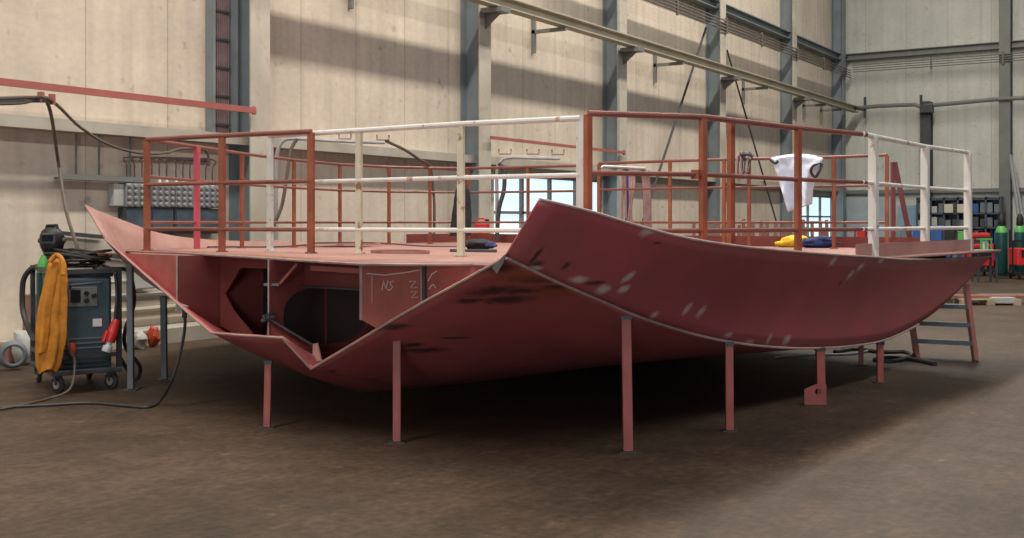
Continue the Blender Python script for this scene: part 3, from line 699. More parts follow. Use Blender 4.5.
af = bpy.data.objects.new('ladder_handrail', None); COL.objects.link(af); af.parent = hull; af.location = ap+UP*1.3-hull.location
obj('upright', MB().bar(ap+UP*1.32, ap+UP*2.40, 0.05, 0.05), M['dark_red'], af, smooth=False)
obj('diagonal', MB().bar(ap+UP*2.40+RT*0.02, PXZ(912, 14.1, 1.32), 0.05, 0.05, FW), M['dark_red'], af, smooth=False)

# props under the hull -------------------------------------------------
def prop(x, yb, yt, label, w=0.062, grp='steel props under the hull', ln=0.0):
    b = PF(x, yb); D = b.dot(FW); t = thing('support_post', label, 'post', b)
    top = P(x-ln, yt, D)
    obj('post', MB().bar(b+UP*0.008, top, w, w*0.8, FW), M['prop'], t, smooth=False, bevel=0.006)
    obj('base_plate', MB().box(b+UP*0.004, (0.12, 0.10, 0.008), (RT, FW, UP)), M['dark_steel'], t, smooth=False)
    obj('weld_pad', MB().box(top+UP*0.0, (w*1.15, w*1.0, 0.03), (RT, FW, UP)), M['dark_steel'], t, smooth=False)
    return t
prop(267, 428, 362, 'leftmost pink red prop, short, under the cut keel strip', 0.055, ln=-1.5)
prop(397, 442.5, 339, 'pink red prop under the left plating edge, second from the left', 0.06)
prop(628, 452, 317, 'tallest pink red prop, standing under the seam of the side plate', 0.07, ln=2)
prop(729.5, 431, 344, 'pink red prop right of the tallest prop', 0.062, ln=0.5)
t = prop(821, 404, 349, 'pink red prop with a welded foot plate having a round hole', 0.075, ln=1)
b = PF(821, 404); D = b.dot(FW)
D -= 0.05
pl = [P(804, 404.5, D), P(826, 404.5, D), P(826, 384, D), P(816, 384, D), P(804, 389, D)]
hc = P(817.5, 391.5, D)
obj('foot_plate', MB().holed(pl, [[hc+RT*0.028*math.cos(k*math.pi/6)+UP*0.028*math.sin(k*math.pi/6) for k in range(12)]], -FW*0.014), M['prop'], t, smooth=False)
prop(880, 383, 343, 'rightmost pink red prop, near the ladder', 0.065)
prop(861, 365, 345, 'dark thin prop far back under the hull, left of the rightmost prop', 0.05)
for i, (x, yb, yt) in enumerate(((131, 390, 262), (164.5, 380, 296))):
    b = PF(x, yb); D = b.dot(FW); t = thing('jack_post', ['grey steel post beside the welding machine', 'grey steel post holding the port plating, right of the other grey post'][i], 'post', b)
    obj('tube', MB().bar(b+UP*0.01, P(x-1, yt, D), 0.06, 0.06, FW), M['post_grey'], t, smooth=False, bevel=0.008)
    obj('base_plate', MB().box(b+UP*0.005, (0.14, 0.14, 0.01), (RT, FW, UP)), M['dark_steel'], t, smooth=False)
# ladder at the far end
lb = [PF(975.5, 361), PF(917, 357.5)]
Dl = lb[0].dot(FW); D2 = lb[1].dot(FW)
t = thing('ladder', 'short red brown ladder with flat grey treads leaning at the right end of the hull', 'ladder', (lb[0]+lb[1])/2)
tops = [P(966, 285, Dl+0.25), P(906, 284, D2+0.25)]
for a, b in zip(lb, tops): obj('stile', MB().bar(a, b, 0.09, 0.05, RT), M['boom'], t, smooth=False)
for f in (0.23, 0.47, 0.71):
    obj('tread', MB().bar(lb[0].lerp(tops[0], f), lb[1].lerp(tops[1], f), 0.16, 0.05), M['post_grey'], t, smooth=False)
# ------------------------------------------------------------------ welding machine on its cart
WO = PR(-4.36, 10.78, 0); WX = (RT*0.83+FW*0.558); WY = (-RT*0.558+FW*0.83); WA = (WX, WY, UP)
def wl(x, y, z): return WO+WX*x+WY*y+UP*(z if z < 0.2 else 0.2+(z-0.2)*0.915)
t = thing('welding_machine', 'blue black welding machine on a wheeled cart with front panel and top frame', 'welding machine', WO)
wm = t
obj('body', MB().box(wl(0.27, 0.32, 0.71), (0.50, 0.56, 0.89), WA), M['welder'], t, smooth=False, bevel=0.02)
fp = obj('front_panel', MB().box(wl(0.275, 0.03, 0.76), (0.44, 0.03, 0.76), WA), M['welder_lt'], t, smooth=False, bevel=0.008, label='slate blue front panel')
obj('control_recess', MB().box(wl(0.24, 0.012, 0.99), (0.27, 0.02, 0.19), WA), M['grey_steel'], fp, smooth=False, bevel=0.006)
obj('display', MB().box(wl(0.17, 0.0, 1.0), (0.09, 0.012, 0.12), WA), M['lens'], fp, smooth=False)
for x, z in ((0.27, 1.03), (0.27, 0.95), (0.34, 1.0)): obj('knob', MB().lathe(wl(x, 0.003, z), [(0.022, 0), (0.022, 0.02), (0.016, 0.028)], 12, -WY), M['black'], fp)
obj('pipe_handle', MB().tube([wl(0.12, 0.0, 1.1), wl(0.12, -0.05, 1.12), wl(0.4, -0.05, 1.14), wl(0.4, 0.0, 1.12)], 0.012, 8), M['dark_steel'], fp)
obj('rating_plate', MB().box(wl(0.375, 0.012, 0.71), (0.085, 0.006, 0.075), WA), M['white'], fp, 'small white plate', smooth=False)
for z in (0.55, 0.5, 0.45):
    obj('louvre', MB().box(wl(0.26, 0.012, z), (0.38, 0.012, 0.012), WA), M['grey_steel'], fp, smooth=False)
obj('lower_cover', MB().box(wl(0.275, 0.015, 0.40), (0.42, 0.012, 0.2), WA), M['welder'], fp, smooth=False, bevel=0.004)
obj('base_tray', MB().box(wl(0.27, 0.48, 0.20), (0.66, 1.05, 0.05), WA), M['dark_steel'], t, smooth=False, bevel=0.01)
fr = MB()
for x, y in ((-0.03, 0.98), (0.585, 0.02), (0.585, 0.98)): fr.bar(wl(x, y, 0.2), wl(x, y, 1.30), 0.045, 0.045, WY)
fr.bar(wl(-0.03, 0.02, 0.2), wl(-0.03, 0.02, 1.26), 0.045, 0.045, WY)
for p, q in (((-0.03, 0.02, 1.26), (0.585, 0.02, 1.26)), ((0.585, 0.02, 1.26), (0.585, 0.98, 1.28)), ((-0.03, 0.02, 1.26), (-0.03, 0.98, 1.28)), ((-0.03, 0.98, 1.28), (0.585, 0.98, 1.28)), ((-0.03, 0.02, 0.36), (0.585, 0.02, 0.36)), ((-0.03, 0.02, 0.36), (-0.03, 0.98, 0.36))): fr.bar(wl(*p), wl(*q), 0.04, 0.04)
obj('cart_frame', fr, M['dark_steel'], t, smooth=False)
obj('top_cover', MB().box(wl(0.28, 0.38, 1.215), (0.52, 0.66, 0.04), WA), M['welder'], t, smooth=False, bevel=0.01)
for x, y, r in ((0.02, 0.05, 0.085), (0.52, 0.05, 0.085), (0.02, 0.95, 0.085), (0.52, 0.95, 0.085)):
    c = wl(x, y, r); d = WX if y > 0.5 else (WX*0.9+WY*0.45).normalized()
    wh = obj('wheel', MB().lathe(c-d*0.02, [(r*0.8, 0), (r, 0.008), (r, 0.034), (r*0.8, 0.042)], 20, d), M['skin_rubber'], t)
    obj('hub', MB().lathe(c-d*0.026, [(r*0.5, 0), (r*0.5, 0.054)], 14, d), M['galv'], wh)
    obj('fork', MB().box(c+UP*0.08, (0.07, 0.07, 0.035), WA).bar(c-d*0.032, c-d*0.032+UP*0.09, 0.012, 0.05, WY).bar(c+d*0.034, c+d*0.034+UP*0.09, 0.012, 0.05, WY), M['dark_steel'], wh, smooth=False)
# cable coil on top
mb = MB(); pts = []
cc = wl(0.27, 0.36, 1.26)
for k in range(260):
    a = k*0.31; n = k/260
    r1 = 0.22+0.06*math.sin(k*0.137)+0.025*math.sin(k*0.71)
    pts.append(cc+WX*(math.cos(a)*r1*0.98+0.05*math.sin(k*0.09))+WY*(math.sin(a)*r1*1.2)+UP*(0.015+0.11*abs(math.sin(k*0.045))+0.05*math.sin(a+k*0.021)*(0.3+n)+0.04))
tag(obj('cable_coil', mb.tube(spline(pts, 2), 0.012, 6), M['cable']), 'heap of coiled dusty black cable lying on top of the welding machine', 'cable')
# drooping cables around the machine
def cable(name, label, pts, r=0.012, mat='cable', n=6, cat='cable'):
    return tag(obj(name, MB().tube(spline(pts, n), r, 7), M[mat]), label, cat)
cable('torch_hose', 'thick black torch hose bundle drooping at the left side of the cart', [wl(0.02, 0.75, 1.30), wl(-0.06, 0.85, 1.27), wl(-0.12, 0.90, 1.18), wl(-0.14, 0.92, 1.05), wl(-0.14, 0.9, 0.8), wl(-0.12, 0.7, 0.6), wl(-0.11, 0.4, 0.5)], 0.028)
cable('power_cable', 'brown cable hanging down the front of the welding machine', [wl(0.03, 0.0, 1.30), wl(0.05, -0.05, 1.1), wl(0.05, -0.05, 0.75), wl(0.1, -0.06, 0.45), wl(0.13, -0.06, 0.38)], 0.015, 'brown_cable')
cable('black_cable', 'black cable looping down the right side of the machine to the floor', [wl(0.55, 0.2, 1.27), wl(0.70, 0.1, 1.24), wl(0.76, 0.12, 0.9), wl(0.68, 0.15, 0.6), wl(0.7, 0.2, 0.4), wl(0.84, 0.2, 0.18), wl(0.80, 0.25, 0.05), wl(0.66, 0.3, 0.3)], 0.02)
cable('earth_cable', 'long black cable from the hull clamp down and across the floor', [P(184, 307, 10.0), P(185, 325, 10.0), P(181, 350, 10.0), P(172, 380, 9.98), PF(160, 401, 0.03), PF(148, 407, 0.014), PF(128, 406, 0.014), PF(90, 403, 0.014), PF(50, 405, 0.014), PF(0, 407.5, 0.014), PF(-40, 411, 0.014)], 0.014)
cable('floor_cable', 'thin cable from the machine front to the floor at the picture edge', [wl(0.13, -0.06, 0.40), wl(0.14, -0.1, 0.3), wl(0.05, -0.3, 0.08), PF(45, 399.5, 0.014), PF(20, 405.5, 0.014), PF(-10, 411, 0.014)], 0.012, 'brown_cable')
t = thing('earth_clamp', 'steel earth clamp gripping the port plating edge', 'clamp', P(183, 305, 10.0))
obj('jaw', MB().bar(P(177, 305, 10.05), P(187, 309, 10.0), 0.03, 0.05).bar(P(176, 310, 10.05), P(187, 312, 10.0), 0.03, 0.02), M['galv'], t, smooth=False)
obj('handle', MB().bar(P(185, 308, 10.0), P(184.5, 318, 10.0), 0.04, 0.04, FW), M['black'], t, smooth=False, bevel=0.008)
# plug
t = thing('power_plug', 'red and white industrial plug hanging on the machine front', 'plug', wl(0.47, -0.06, 0.36))
a = wl(0.44, -0.06, 0.40); b = wl(0.53, -0.06, 0.70); ax = (b-a).normalized()
obj('shell', MB().lathe(a+ax*0.10, [(0.05, 0), (0.055, 0.02), (0.055, 0.10), (0.05, 0.11), (0.045, 0.19), (0.03, 0.23)], 16, ax), M['red'], t)
obj('insert', MB().lathe(a, [(0.04, 0), (0.046, 0.01), (0.046, 0.06), (0.03, 0.07), (0.03, 0.10)], 16, ax), M['white'], t, 'white lower half')
obj('flap', MB().box(a+ax*0.16-WX*0.06, (0.03, 0.07, 0.12), (WX, WY, ax)), M['red'], t, smooth=False, bevel=0.01)
cable('plug_cable', 'black cable running up from the red plug to the cable heap', [b-ax*0.02, b+UP*0.12, wl(0.55, -0.03, 1.0), wl(0.53, 0.0, 1.25), wl(0.45, 0.12, 1.32)], 0.013)
obj('hose_connector', MB().lathe(wl(0.13, -0.03, 0.40), [(0.03, 0), (0.036, 0.02), (0.036, 0.07), (0.025, 0.1)], 14), M['orange_bag'], wm, 'small red connector')
# gas cylinder, mask
c = wl(0.03, 0.70, 0.23)
t = thing('gas_cylinder', 'gas cylinder with green shoulder standing behind the orange jacket', 'gas cylinder', c)
obj('cylinder', MB().lathe(c, [(0.07, 0), (0.08, 0.03), (0.08, 0.90), (0.078, 0.91)], 20), M['teal'], t)
obj('shoulder', MB().lathe(c+UP*0.91, [(0.08, 0), (0.077, 0.06), (0.06, 0.12), (0.04, 0.16), (0.035, 0.18)], 20), M['green'], t, 'bright green shoulder')
obj('valve', MB().lathe(c+UP*1.09, [(0.02, 0), (0.02, 0.03), (0.03, 0.035), (0.03, 0.05), (0.015, 0.06)], 12), M['galv'], t)
mc = P(52, 240.5, 11.15)
t = thing('welding_mask', 'black welding mask perched above the gas cylinder', 'mask', mc-UP*0.13)
obj('shell', MB().blob(mc, (0.115, 0.10, 0.135), (RT, FW, UP), 20, 14, sq=0.82), M['black'], t, angle=1.2)
obj('visor_frame', MB().box(mc-FW*0.095+UP*0.02, (0.15, 0.03, 0.11), (RT, FW, UP)), M['dark_steel'], t, smooth=False, bevel=0.012)
obj('lens', MB().box(mc-FW*0.112+UP*0.025, (0.11, 0.008, 0.06), (RT, FW, UP)), M['lens'], t, smooth=False)
obj('chin', MB().prism([mc-FW*0.06-UP*0.06-RT*0.09, mc-FW*0.06-UP*0.06+RT*0.09, mc-FW*0.06-UP*0.15+RT*0.05, mc-FW*0.06-UP*0.15-RT*0.05], FW*0.05), M['black'], t, smooth=False, bevel=0.01)
obj('headband', MB().tube([mc+UP*0.1-RT*0.06, mc+UP*0.145-RT*0.05, mc+UP*0.15+RT*0.05, mc+UP*0.1+RT*0.06], 0.016, 8), M['black'], t)
for sgn in (-1, 1): obj('knob', MB().lathe(mc+RT*0.105*sgn, [(0.025, 0), (0.025, 0.025), (0.018, 0.03)], 12, RT*sgn), M['dark_steel'], t)
# orange jacket draped over the left front corner of the cart
def drape(name, top, bot, prof, folds, mat, ax, depth, label, cat, n=28, m=26, seed=0.0):
    rows = []
    for i in range(m+1):
        v = i/m; c = Vector(top).lerp(Vector(bot), v); w = interp(v, prof); r = []
        for k in range(n):
            a = 2*math.pi*k/n; f = 1+folds*math.sin(a*5+v*2.5+seed)*min(1, v*2)+0.10*noise.noise(Vector((math.cos(a)*1.5, math.sin(a)*1.5, v*5+seed)))
            off = ax[0]*(0.05*math.sin(v*4+seed)*w)
            r.append(c+off+ax[0]*(math.cos(a)*w*f)+ax[1]*(math.sin(a)*depth*interp(v, [(0, 0.35), (0.12, 0.9), (1, 1.0)])*f))
        r.append(r[0]); rows.append(r)
    return MB().grid(rows).add([p for p in rows[0][:-1]], [tuple(range(n))]).add([p for p in rows[-1][:-1]], [tuple(range(n))])
t = thing('welding_jacket', 'orange leather welding jacket draped over the left side of the cart', 'jacket', P(48, 372, 10.5))
JA = ((RT*0.75-FW*0.66).normalized(), (RT*0.66+FW*0.75).normalized())
def jacket(top, bot, prof, depth, nf, amp, seed, n=48, m=40, hem=0.0, bend=0.0):
    rows = []
    for i in range(m+1):
        v = i/m; c = Vector(top).lerp(Vector(bot), v)+RT*(bend*math.sin(v*math.pi)); w = interp(v, prof); r = []
        for k in range(n):
            a = 2*math.pi*k/n; env = min(1, 0.25+v*1.4)
            wr = noise.noise(Vector((math.cos(a)*1.2+seed, math.sin(a)*1.2, v*6)))*0.10+noise.noise(Vector((math.cos(a)*2.6, math.sin(a)*2.6+seed, v*11)))*0.07
            f = 1+amp*env*math.sin(a*nf+1.6*math.sin(v*3+seed)+seed)+wr
            zoff = -hem*(0.5+0.5*math.sin(a*2+seed))*v**6
            r.append(c+RT*(math.cos(a)*w*f)+FW*(math.sin(a)*depth*interp(v, [(0, 0.25), (0.1, 0.8), (1, 1.0)])*f)+UP*zoff)
        r.append(r[0]); rows.append(r)
    return MB().grid(rows).add(rows[0][:-1], [tuple(range(n))]).add(rows[-1][:-1], [tuple(range(n))])
obj('body', jacket(P(58, 257, 10.62), P(48, 368, 10.52), [(0, 0.045), (0.06, 0.085), (0.22, 0.105), (0.5, 0.118), (0.8, 0.122), (0.95, 0.10), (1, 0.07)], 0.085, 6, 0.13, 0.4, hem=0.05), M['orange'], t, angle=1.2)
obj('sleeve', jacket(P(56, 262, 10.56), P(41, 352, 10.44), [(0, 0.03), (0.15, 0.055), (0.6, 0.058), (0.95, 0.048), (1, 0.04)], 0.05, 4, 0.12, 2.1, 30, 30, bend=-0.03), M['orange'], t, angle=1.2)
obj('collar', MB().tube(spline([P(50, 262, 10.5), P(56, 255.5, 10.52), P(62, 260, 10.5), P(63, 275, 10.47)], 4), 0.024, 8), M['orange'], t)
# things at the left foot of the wall
c = PF(13, 370, 0.0)+UP*0.17
t = thing('hose_reel', 'grey hose coil lying on the floor left of the cart', 'hose', c-UP*0.17)
for k in range(4):
    ax = (RT*0.5-FW*0.85).normalized(); u = UP; w2 = ax.cross(UP)
    obj('loop', MB().tube([c+ax*(0.03*k-0.05)+(u*math.cos(2*math.pi*i/20)+w2*math.sin(2*math.pi*i/20))*(0.14-0.008*k) for i in range(20)], 0.02, 7, True), M['post_grey'], t)
tag(obj('red_crate', MB().box(PF(4, 363.5)+UP*0.12, (0.2, 0.2, 0.24), (RT, FW, UP)), M['rust_stock'], smooth=False, bevel=0.02), 'small red brown crate at the left picture edge', 'crate')
tag(obj('red_cabinet', MB().box(PF(34, 362)+UP*0.4, (0.2, 0.18, 0.8), (RT, FW, UP)), M['rust_stock'], smooth=False, bevel=0.01), 'narrow dark red cabinet behind the cart', 'cabinet')
tag(obj('white_sack', MB().blob(PF(24, 365)+UP*0.2, (0.14, 0.12, 0.2), wob=0.4, seed=8), M['box_grey']), 'pale sack between the red crate and the cart', 'sack')
# hanger arm with cables at upper left
t = thing('cable_hanger', 'dark hanger arm with two hooks carrying black cables at the left picture edge', 'hanger', PW(20, 101, 9.6))
obj('arm', MB().bar(PW(-60, 101.5, 9.6), PW(45, 101, 9.6), 0.03, 0.03), M['dark_steel'], t, smooth=False)
for x in (41, 52): obj('hook', MB().bar(PW(x, 97+ (x-41)*0.2, 9.6)-UP*0.05, PW(x, 92+(x-41)*0.2, 9.6), 0.05, 0.05), M['boom'], t, smooth=False)
cable('hanging_cable', 'cable dropping from the hanger arm down to the welding machine', [PW(-40, 104, 9.6), PW(20, 103, 9.6), PW(40, 98, 9.6), PW(50, 110, 9.6), P(58, 160, 12.0), P(66, 210, 11.6), P(78, 250, 11.2), wl(0.3, 0.5, 1.36)], 0.018, 'brown_cable')
cable('swag_cable', 'cable sagging from the hanger arm across to the ledge above the deck', [PW(-40, 100, 9.6), PW(30, 97.5, 9.6), PW(52, 101, 9.6), P(80, 127, 13.3), P(110, 145, 13.8), P(140, 153, 14.2), P(165, 153, 14.5), P(180, 149, 14.8), P(205, 150, 15.2), P(209, 166, 15.3)], 0.018, 'brown_cable')
# ------------------------------------------------------------------ hangers over the far railing
def gooseneck(label, px, D, hooks, mat='galv'):
    t = thing('hose_hanger', label, 'hanger', PXZ(px[0][0], D, DECK))
    obj('arm', MB().tube(spline([P(x, y, D) for x, y in px], 5), 0.028, 8), M[mat], t)
    for x, y in hooks:
        mb = MB(); 
        mb.tube([P(x-6, y-5, D), P(x-6, y, D), P(x+6, y, D), P(x+6, y-5, D)], 0.011, 6); obj('hook', mb, M['dark_red'], t)
gooseneck('grey gooseneck hanger with double hooks left of the bright window', [(497, 235), (497, 200), (497, 172), (501, 161), (510, 157.5), (535, 158), (560, 158.5)], 17.6, [(505, 154), (533, 154), (558, 154.5)])
gooseneck('grey gooseneck hanger behind the white railing, with sagging hose', [(276, 240), (276, 190), (277, 155), (283, 141), (297, 138.5), (340, 141), (385, 142.5)], 15.6, [(345, 139), (383, 140)])
cable('sagging_hose', 'thin hose sloping down from the hook end of the left gooseneck hanger', [P(386, 141, 15.6), P(405, 150, 15.9), P(420, 160, 16.4), P(430, 168, 16.7), P(434, 200, 16.7), P(434, 236, 16.7)], 0.022, 'brown_cable')
cable('rail_hose', 'brown hose hanging in front of the wide column behind the left railing', [P(297, 139, 15.55), P(291, 150, 15.5), P(287, 175, 15.4), P(282, 205, 15.3), P(274, 225, 15.2), P(270, 240, 15.1)], 0.025, 'brown_cable')
cable('looped_hose', 'dark hose hanging straight down from the gooseneck left of the window', [P(499, 163, 17.5), P(504, 172, 17.5), P(504, 190, 17.5), P(499, 210, 17.5), P(497, 240, 17.5)], 0.035, 'dark_steel')
t = thing('hose_bundle', 'bundle of pinkish and grey hoses hanging over a bracket right of the window', 'hoses', P(630, 222, 17.2))
obj('bracket', MB().tube([P(601, 168, 17.2), P(604, 166.5, 17.2), P(645, 168.5, 17.2), P(647, 172, 17.2)], 0.028, 8), M['galv'], t)
for k in range(6):
    x0 = 622+k*2.2; obj('hose', MB().tube(spline([P(x0, 168, 17.2+0.03*k), P(x0+1, 185, 17.2), P(x0+2*math.sin(k), 205, 17.2), P(x0+3*math.sin(k*2), 232, 17.2)], 4), 0.022, 6), M['pink_hose' if k % 2 else 'navy' if k == 2 else 'pink_hose'], t)
for k in range(4):
    x0 = 642+k*1.8; obj('hose', MB().tube(spline([P(x0, 170, 17.25), P(x0+2, 190, 17.25), P(x0+3, 232, 17.25)], 4), 0.024, 6), M['pink_hose'], t)
t = thing('rope_hank', 'grey pink rope hank looped over the far railing left of the white cloth', 'rope', P(740, 182, 14.3))
for k in range(4):
    x0 = 737+2*k; obj('loop', MB().tube(spline([P(x0, 157, 14.25), P(x0-1, 172, 14.2), P(x0+2, 181-3*k, 14.2), P(x0+5, 172, 14.2), P(x0+5+k, 154, 14.3), P(x0+2, 153, 14.35)], 4), 0.012, 6, True), M['dark_steel' if k % 2 else 'pink_hose'], t)
obj('tail', MB().tube(spline([P(741, 155, 14.25), P(748, 154, 14.2), P(753, 157, 14.2)], 4), 0.025, 6), M['dark_steel'], t)
# white cloth over the far rail
def cloth(L, Rr, D, n=22, m=20, amp=0.05, seed=0):
    rows = []
    for i in range(m+1):
        v = i/m; r = []
        y0 = interp(v, [(k/(len(L)-1), p[1]) for k, p in enumerate(L)]); x0 = interp(v, [(k/(len(L)-1), p[0]) for k, p in enumerate(L)])
        y1 = interp(v, [(k/(len(Rr)-1), p[1]) for k, p in enumerate(Rr)]); x1 = interp(v, [(k/(len(Rr)-1), p[0]) for k, p in enumerate(Rr)])
        for j in range(n+1):
            u = j/n; d = D-0.06-amp*math.sin(u*9+seed+v*2)*(0.3+v)-0.07*noise.noise(Vector((u*3.5+v*2, v*3.0-u, seed)))-0.03*noise.noise(Vector((u*9, v*8, seed)))
            if i == 0: d += 0.09
            r.append(P(x0+(x1-x0)*u, y0+(y1-y0)*u-3.0*math.sin(u*math.pi)*(1-v), d))
        rows.append(r)
    return MB().grid(rows)
t = thing('white_cloth', 'white cloth hung over the far railing, left side lower', 'cloth', P(795, 212, 13.7))
obj('sheet', cloth([(771, 158), (776, 172), (782, 192), (788, 212)], [(823, 158), (817, 172), (813, 190), (812, 204)], 13.76, 30, 26, 0.10), M['cloth'], t, solid=0.006, angle=1.2)
obj('back_fold', cloth([(774, 157), (778, 168), (782, 178), (786, 186)], [(823, 157), (821, 166), (818, 172), (814, 180)], 14.05, seed=2), M['cloth'], t, solid=0.006, angle=1.2)
obj('strap', MB().tube(spline([P(820, 163, 13.66), P(813, 166, 13.6), P(811, 172, 13.6), P(815, 177, 13.6), P(819, 172, 13.62), P(822, 164, 13.66)], 4), 0.017, 6), M['black'], t)
obj('strap', MB().tube(spline([P(771, 160, 13.66), P(775, 163, 13.62), P(778, 161, 13.62)], 4), 0.02, 6), M['black'], t)
# bags and can on the deck
def on_deck(x, y):
    D = (H-1.345)*F/(y-HZ); p = P(x, y, D); return Vector((p.x, p.y, dz(p.dot(LB))+0.013))
p = on_deck(795, 245.5)
t = thing('yellow_bag', 'crumpled yellow bag lying on the deck by the starboard railing', 'bag', p)
obj('body', MB().blob(p+UP*0.075, (0.20, 0.12, 0.075), (RT, FW, UP), 20, 12, wob=0.35, seed=1).blob(p+UP*0.045-RT*0.14, (0.12, 0.09, 0.045), (RT, FW, UP), 14, 8, wob=0.4, seed=4), M['yellow'], t, angle=1.2)
p = on_deck(818, 246)
t = thing('navy_jacket', 'navy blue cloth heap on the deck right of the yellow bag', 'cloth', p)
obj('body', MB().blob(p+UP*0.06, (0.22, 0.13, 0.07), (RT, FW, UP), 20, 12, wob=0.55, seed=6).blob(p+UP*0.10+RT*0.08, (0.10, 0.09, 0.05), (RT, FW, UP), 14, 8, wob=0.5, seed=9), M['navy'], t, angle=1.2)
p = on_deck(482, 240.2)
t = thing('jerry_can', 'red plastic jerry can standing at the far side of the deck', 'can', p)
obj('body', MB().box(p+UP*0.17, (0.26, 0.16, 0.32), (RT, FW, UP)), M['red'], t, smooth=False, bevel=0.04)
obj('handle', MB().tube(spline([p+UP*0.32-RT*0.08, p+UP*0.38-RT*0.06, p+UP*0.38+RT*0.04, p+UP*0.33+RT*0.06], 4), 0.015, 8), M['red'], t)
obj('cap', MB().lathe(p+UP*0.33+RT*0.09, [(0.03, 0), (0.03, 0.04), (0.02, 0.05)], 12), M['black'], t)
p = on_deck(480, 247.5)
t = thing('dark_bag', 'black and blue bag slumped on the deck in front of the red can', 'bag', p)
obj('body', MB().blob(p+UP*0.06-RT*0.04, (0.17, 0.14, 0.07), (RT, FW, UP), 18, 12, wob=0.45, seed=2), M['jacket'], t, angle=1.2)
obj('flap', MB().blob(p+UP*0.05+RT*0.08, (0.12, 0.12, 0.045), (RT, FW, UP), 16, 10, wob=0.4, seed=3), M['navy'], t, 'blue flap', angle=1.2)
tag(obj('plank', MB().bar(on_deck(450, 250.5)+UP*0.015, on_deck(497, 250.5)+UP*0.015, 0.10, 0.03), M['dark_steel'], smooth=False, bevel=0.004), 'dark flat bar lying on the deck below the black bag', 'bar')
t = thing('black_jacket', 'black jacket hanging on the far railing beside the red can', 'jacket', P(460, 235, 16.6))
obj('body', drape('b', P(462, 184, 16.6), P(461, 236, 16.6), [(0, 0.06), (0.15, 0.11), (0.5, 0.13), (1, 0.15)], 0.14, 'j', (RT, FW), 0.07, '', '', 22, 18, 1.0), M['jacket'], t, angle=1.0)
cable('deck_hose', 'thin black hose lying across the deck past the manholes', [on_deck(208, 247.5), on_deck(230, 246.5), on_deck(260, 246), on_deck(290, 245), on_deck(330, 241.5), on_deck(380, 242), on_deck(420, 244.8), on_deck(470, 245.5)], 0.016)
# rusty bar stock behind the hull
t = thing('bar_rack', 'row of rusty steel offcuts standing along the left wall behind the deck', 'bars', P(740, 250, 27)*1.0)
t.location.z = 0
for k in range(26):
    x = 694+k*5.4; q = PXZ(x, 27, 0); obj('offcut', MB().bar(q, q+UP*(1.62+0.1*math.sin(k*2.3))+RT*0.06*math.sin(k*1.7), 0.07, 0.05, FW), M['rust_stock'], t, smooth=False)
obj('rest', MB().bar(PXZ(690, 27.1, 1.2), PXZ(834, 27.1, 1.2), 0.06, 0.08), M['rust_stock'], t, smooth=False)
# ------------------------------------------------------------------ back wall clutter
def bp(x, y, X): return PB(x, y, X)
BY = -YA
BA = (BY, XA, UP)
def bbox(name, label, cat, x0, x1, y0, y1, X, dep, mat, bevel=0.02, group=None, par=None):
    a, b = bp(x0, y1, X), bp(x1, y0, X); c = Vector((X+dep/2, (a.y+b.y)/2, (a.z+b.z)/2))
    o = obj(name, MB().box(c, (abs(a.y-b.y), dep, abs(b.z-a.z)), BA), M[mat], par, smooth=False, bevel=bevel)
    return tag(o, label, cat, group) if par is None else o
# tall tool rack
XR = XB-1.6
a, b = bp(917, 240, XR), bp(1000, 240, XR)
zt = bp(950, 197, XR).z
t = thing('tool_rack', 'long dark blue grey storage rack along the back wall', 'rack', (XR, (a.y+b.y)/2, 0))
ny = 6
for k in range(ny+1):
    y = a.y+(b.y-a.y)*k/ny; obj('upright', MB().box((XR+0.3, y, zt/2), (0.6, 0.06, zt)), M['rack'], t, smooth=False)
shz = [0.35, 0.9, 1.45, 1.95, 2.45, zt-0.05]
for z in shz: obj('shelf', MB().box((XR+0.3, (a.y+b.y)/2, z), (0.6, abs(b.y-a.y), 0.05)), M['rack'], t, smooth=False)
obj('back_panel', MB().box((XR+0.62, (a.y+b.y)/2, zt/2), (0.03, abs(b.y-a.y), zt)), M['slate'], t, smooth=False)
mats = ['slate', 'rack', 'post_grey', 'blue', 'box_grey', 'dark_steel', 'slate', 'post_grey']
names = {'slate': 'slate grey', 'rack': 'dark blue grey', 'post_grey': 'mid grey', 'blue': 'blue', 'box_grey': 'pale grey', 'dark_steel': 'black'}
ordi = ['lowest', 'second lowest', 'middle', 'second highest', 'top']
bays = ['first', 'second', 'third', 'fourth', 'fifth', 'sixth']
for si in range(5):
    for k in range(ny):
        w = abs(b.y-a.y)/ny; nn = 2
        for q in range(nn):
            hh = (shz[si+1]-shz[si])*random.uniform(0.45, 0.8); yc = a.y-w*(k+(q+0.5)/nn); mt = random.choice(mats)
            o = obj('storage_box', MB().box((XR+0.28, yc, shz[si]+0.027+hh/2), (0.4, w/nn*0.78, hh)), M[mt], smooth=False, bevel=0.015)
            tag(o, '%s box, %s of the %s rack bay, %s shelf' % (names[mt], ['left', 'right'][q], bays[k], ordi[si]), 'box', 'boxes on the storage rack')
bbox('cream_box', 'left one of two cream boxes high on the storage rack', 'box', 944, 953, 204, 213, XR-0.12, 0.1, 'cream')
bbox('cream_box', 'right one of two cream boxes high on the storage rack', 'box', 957, 966, 204, 213, XR-0.12, 0.1, 'cream')
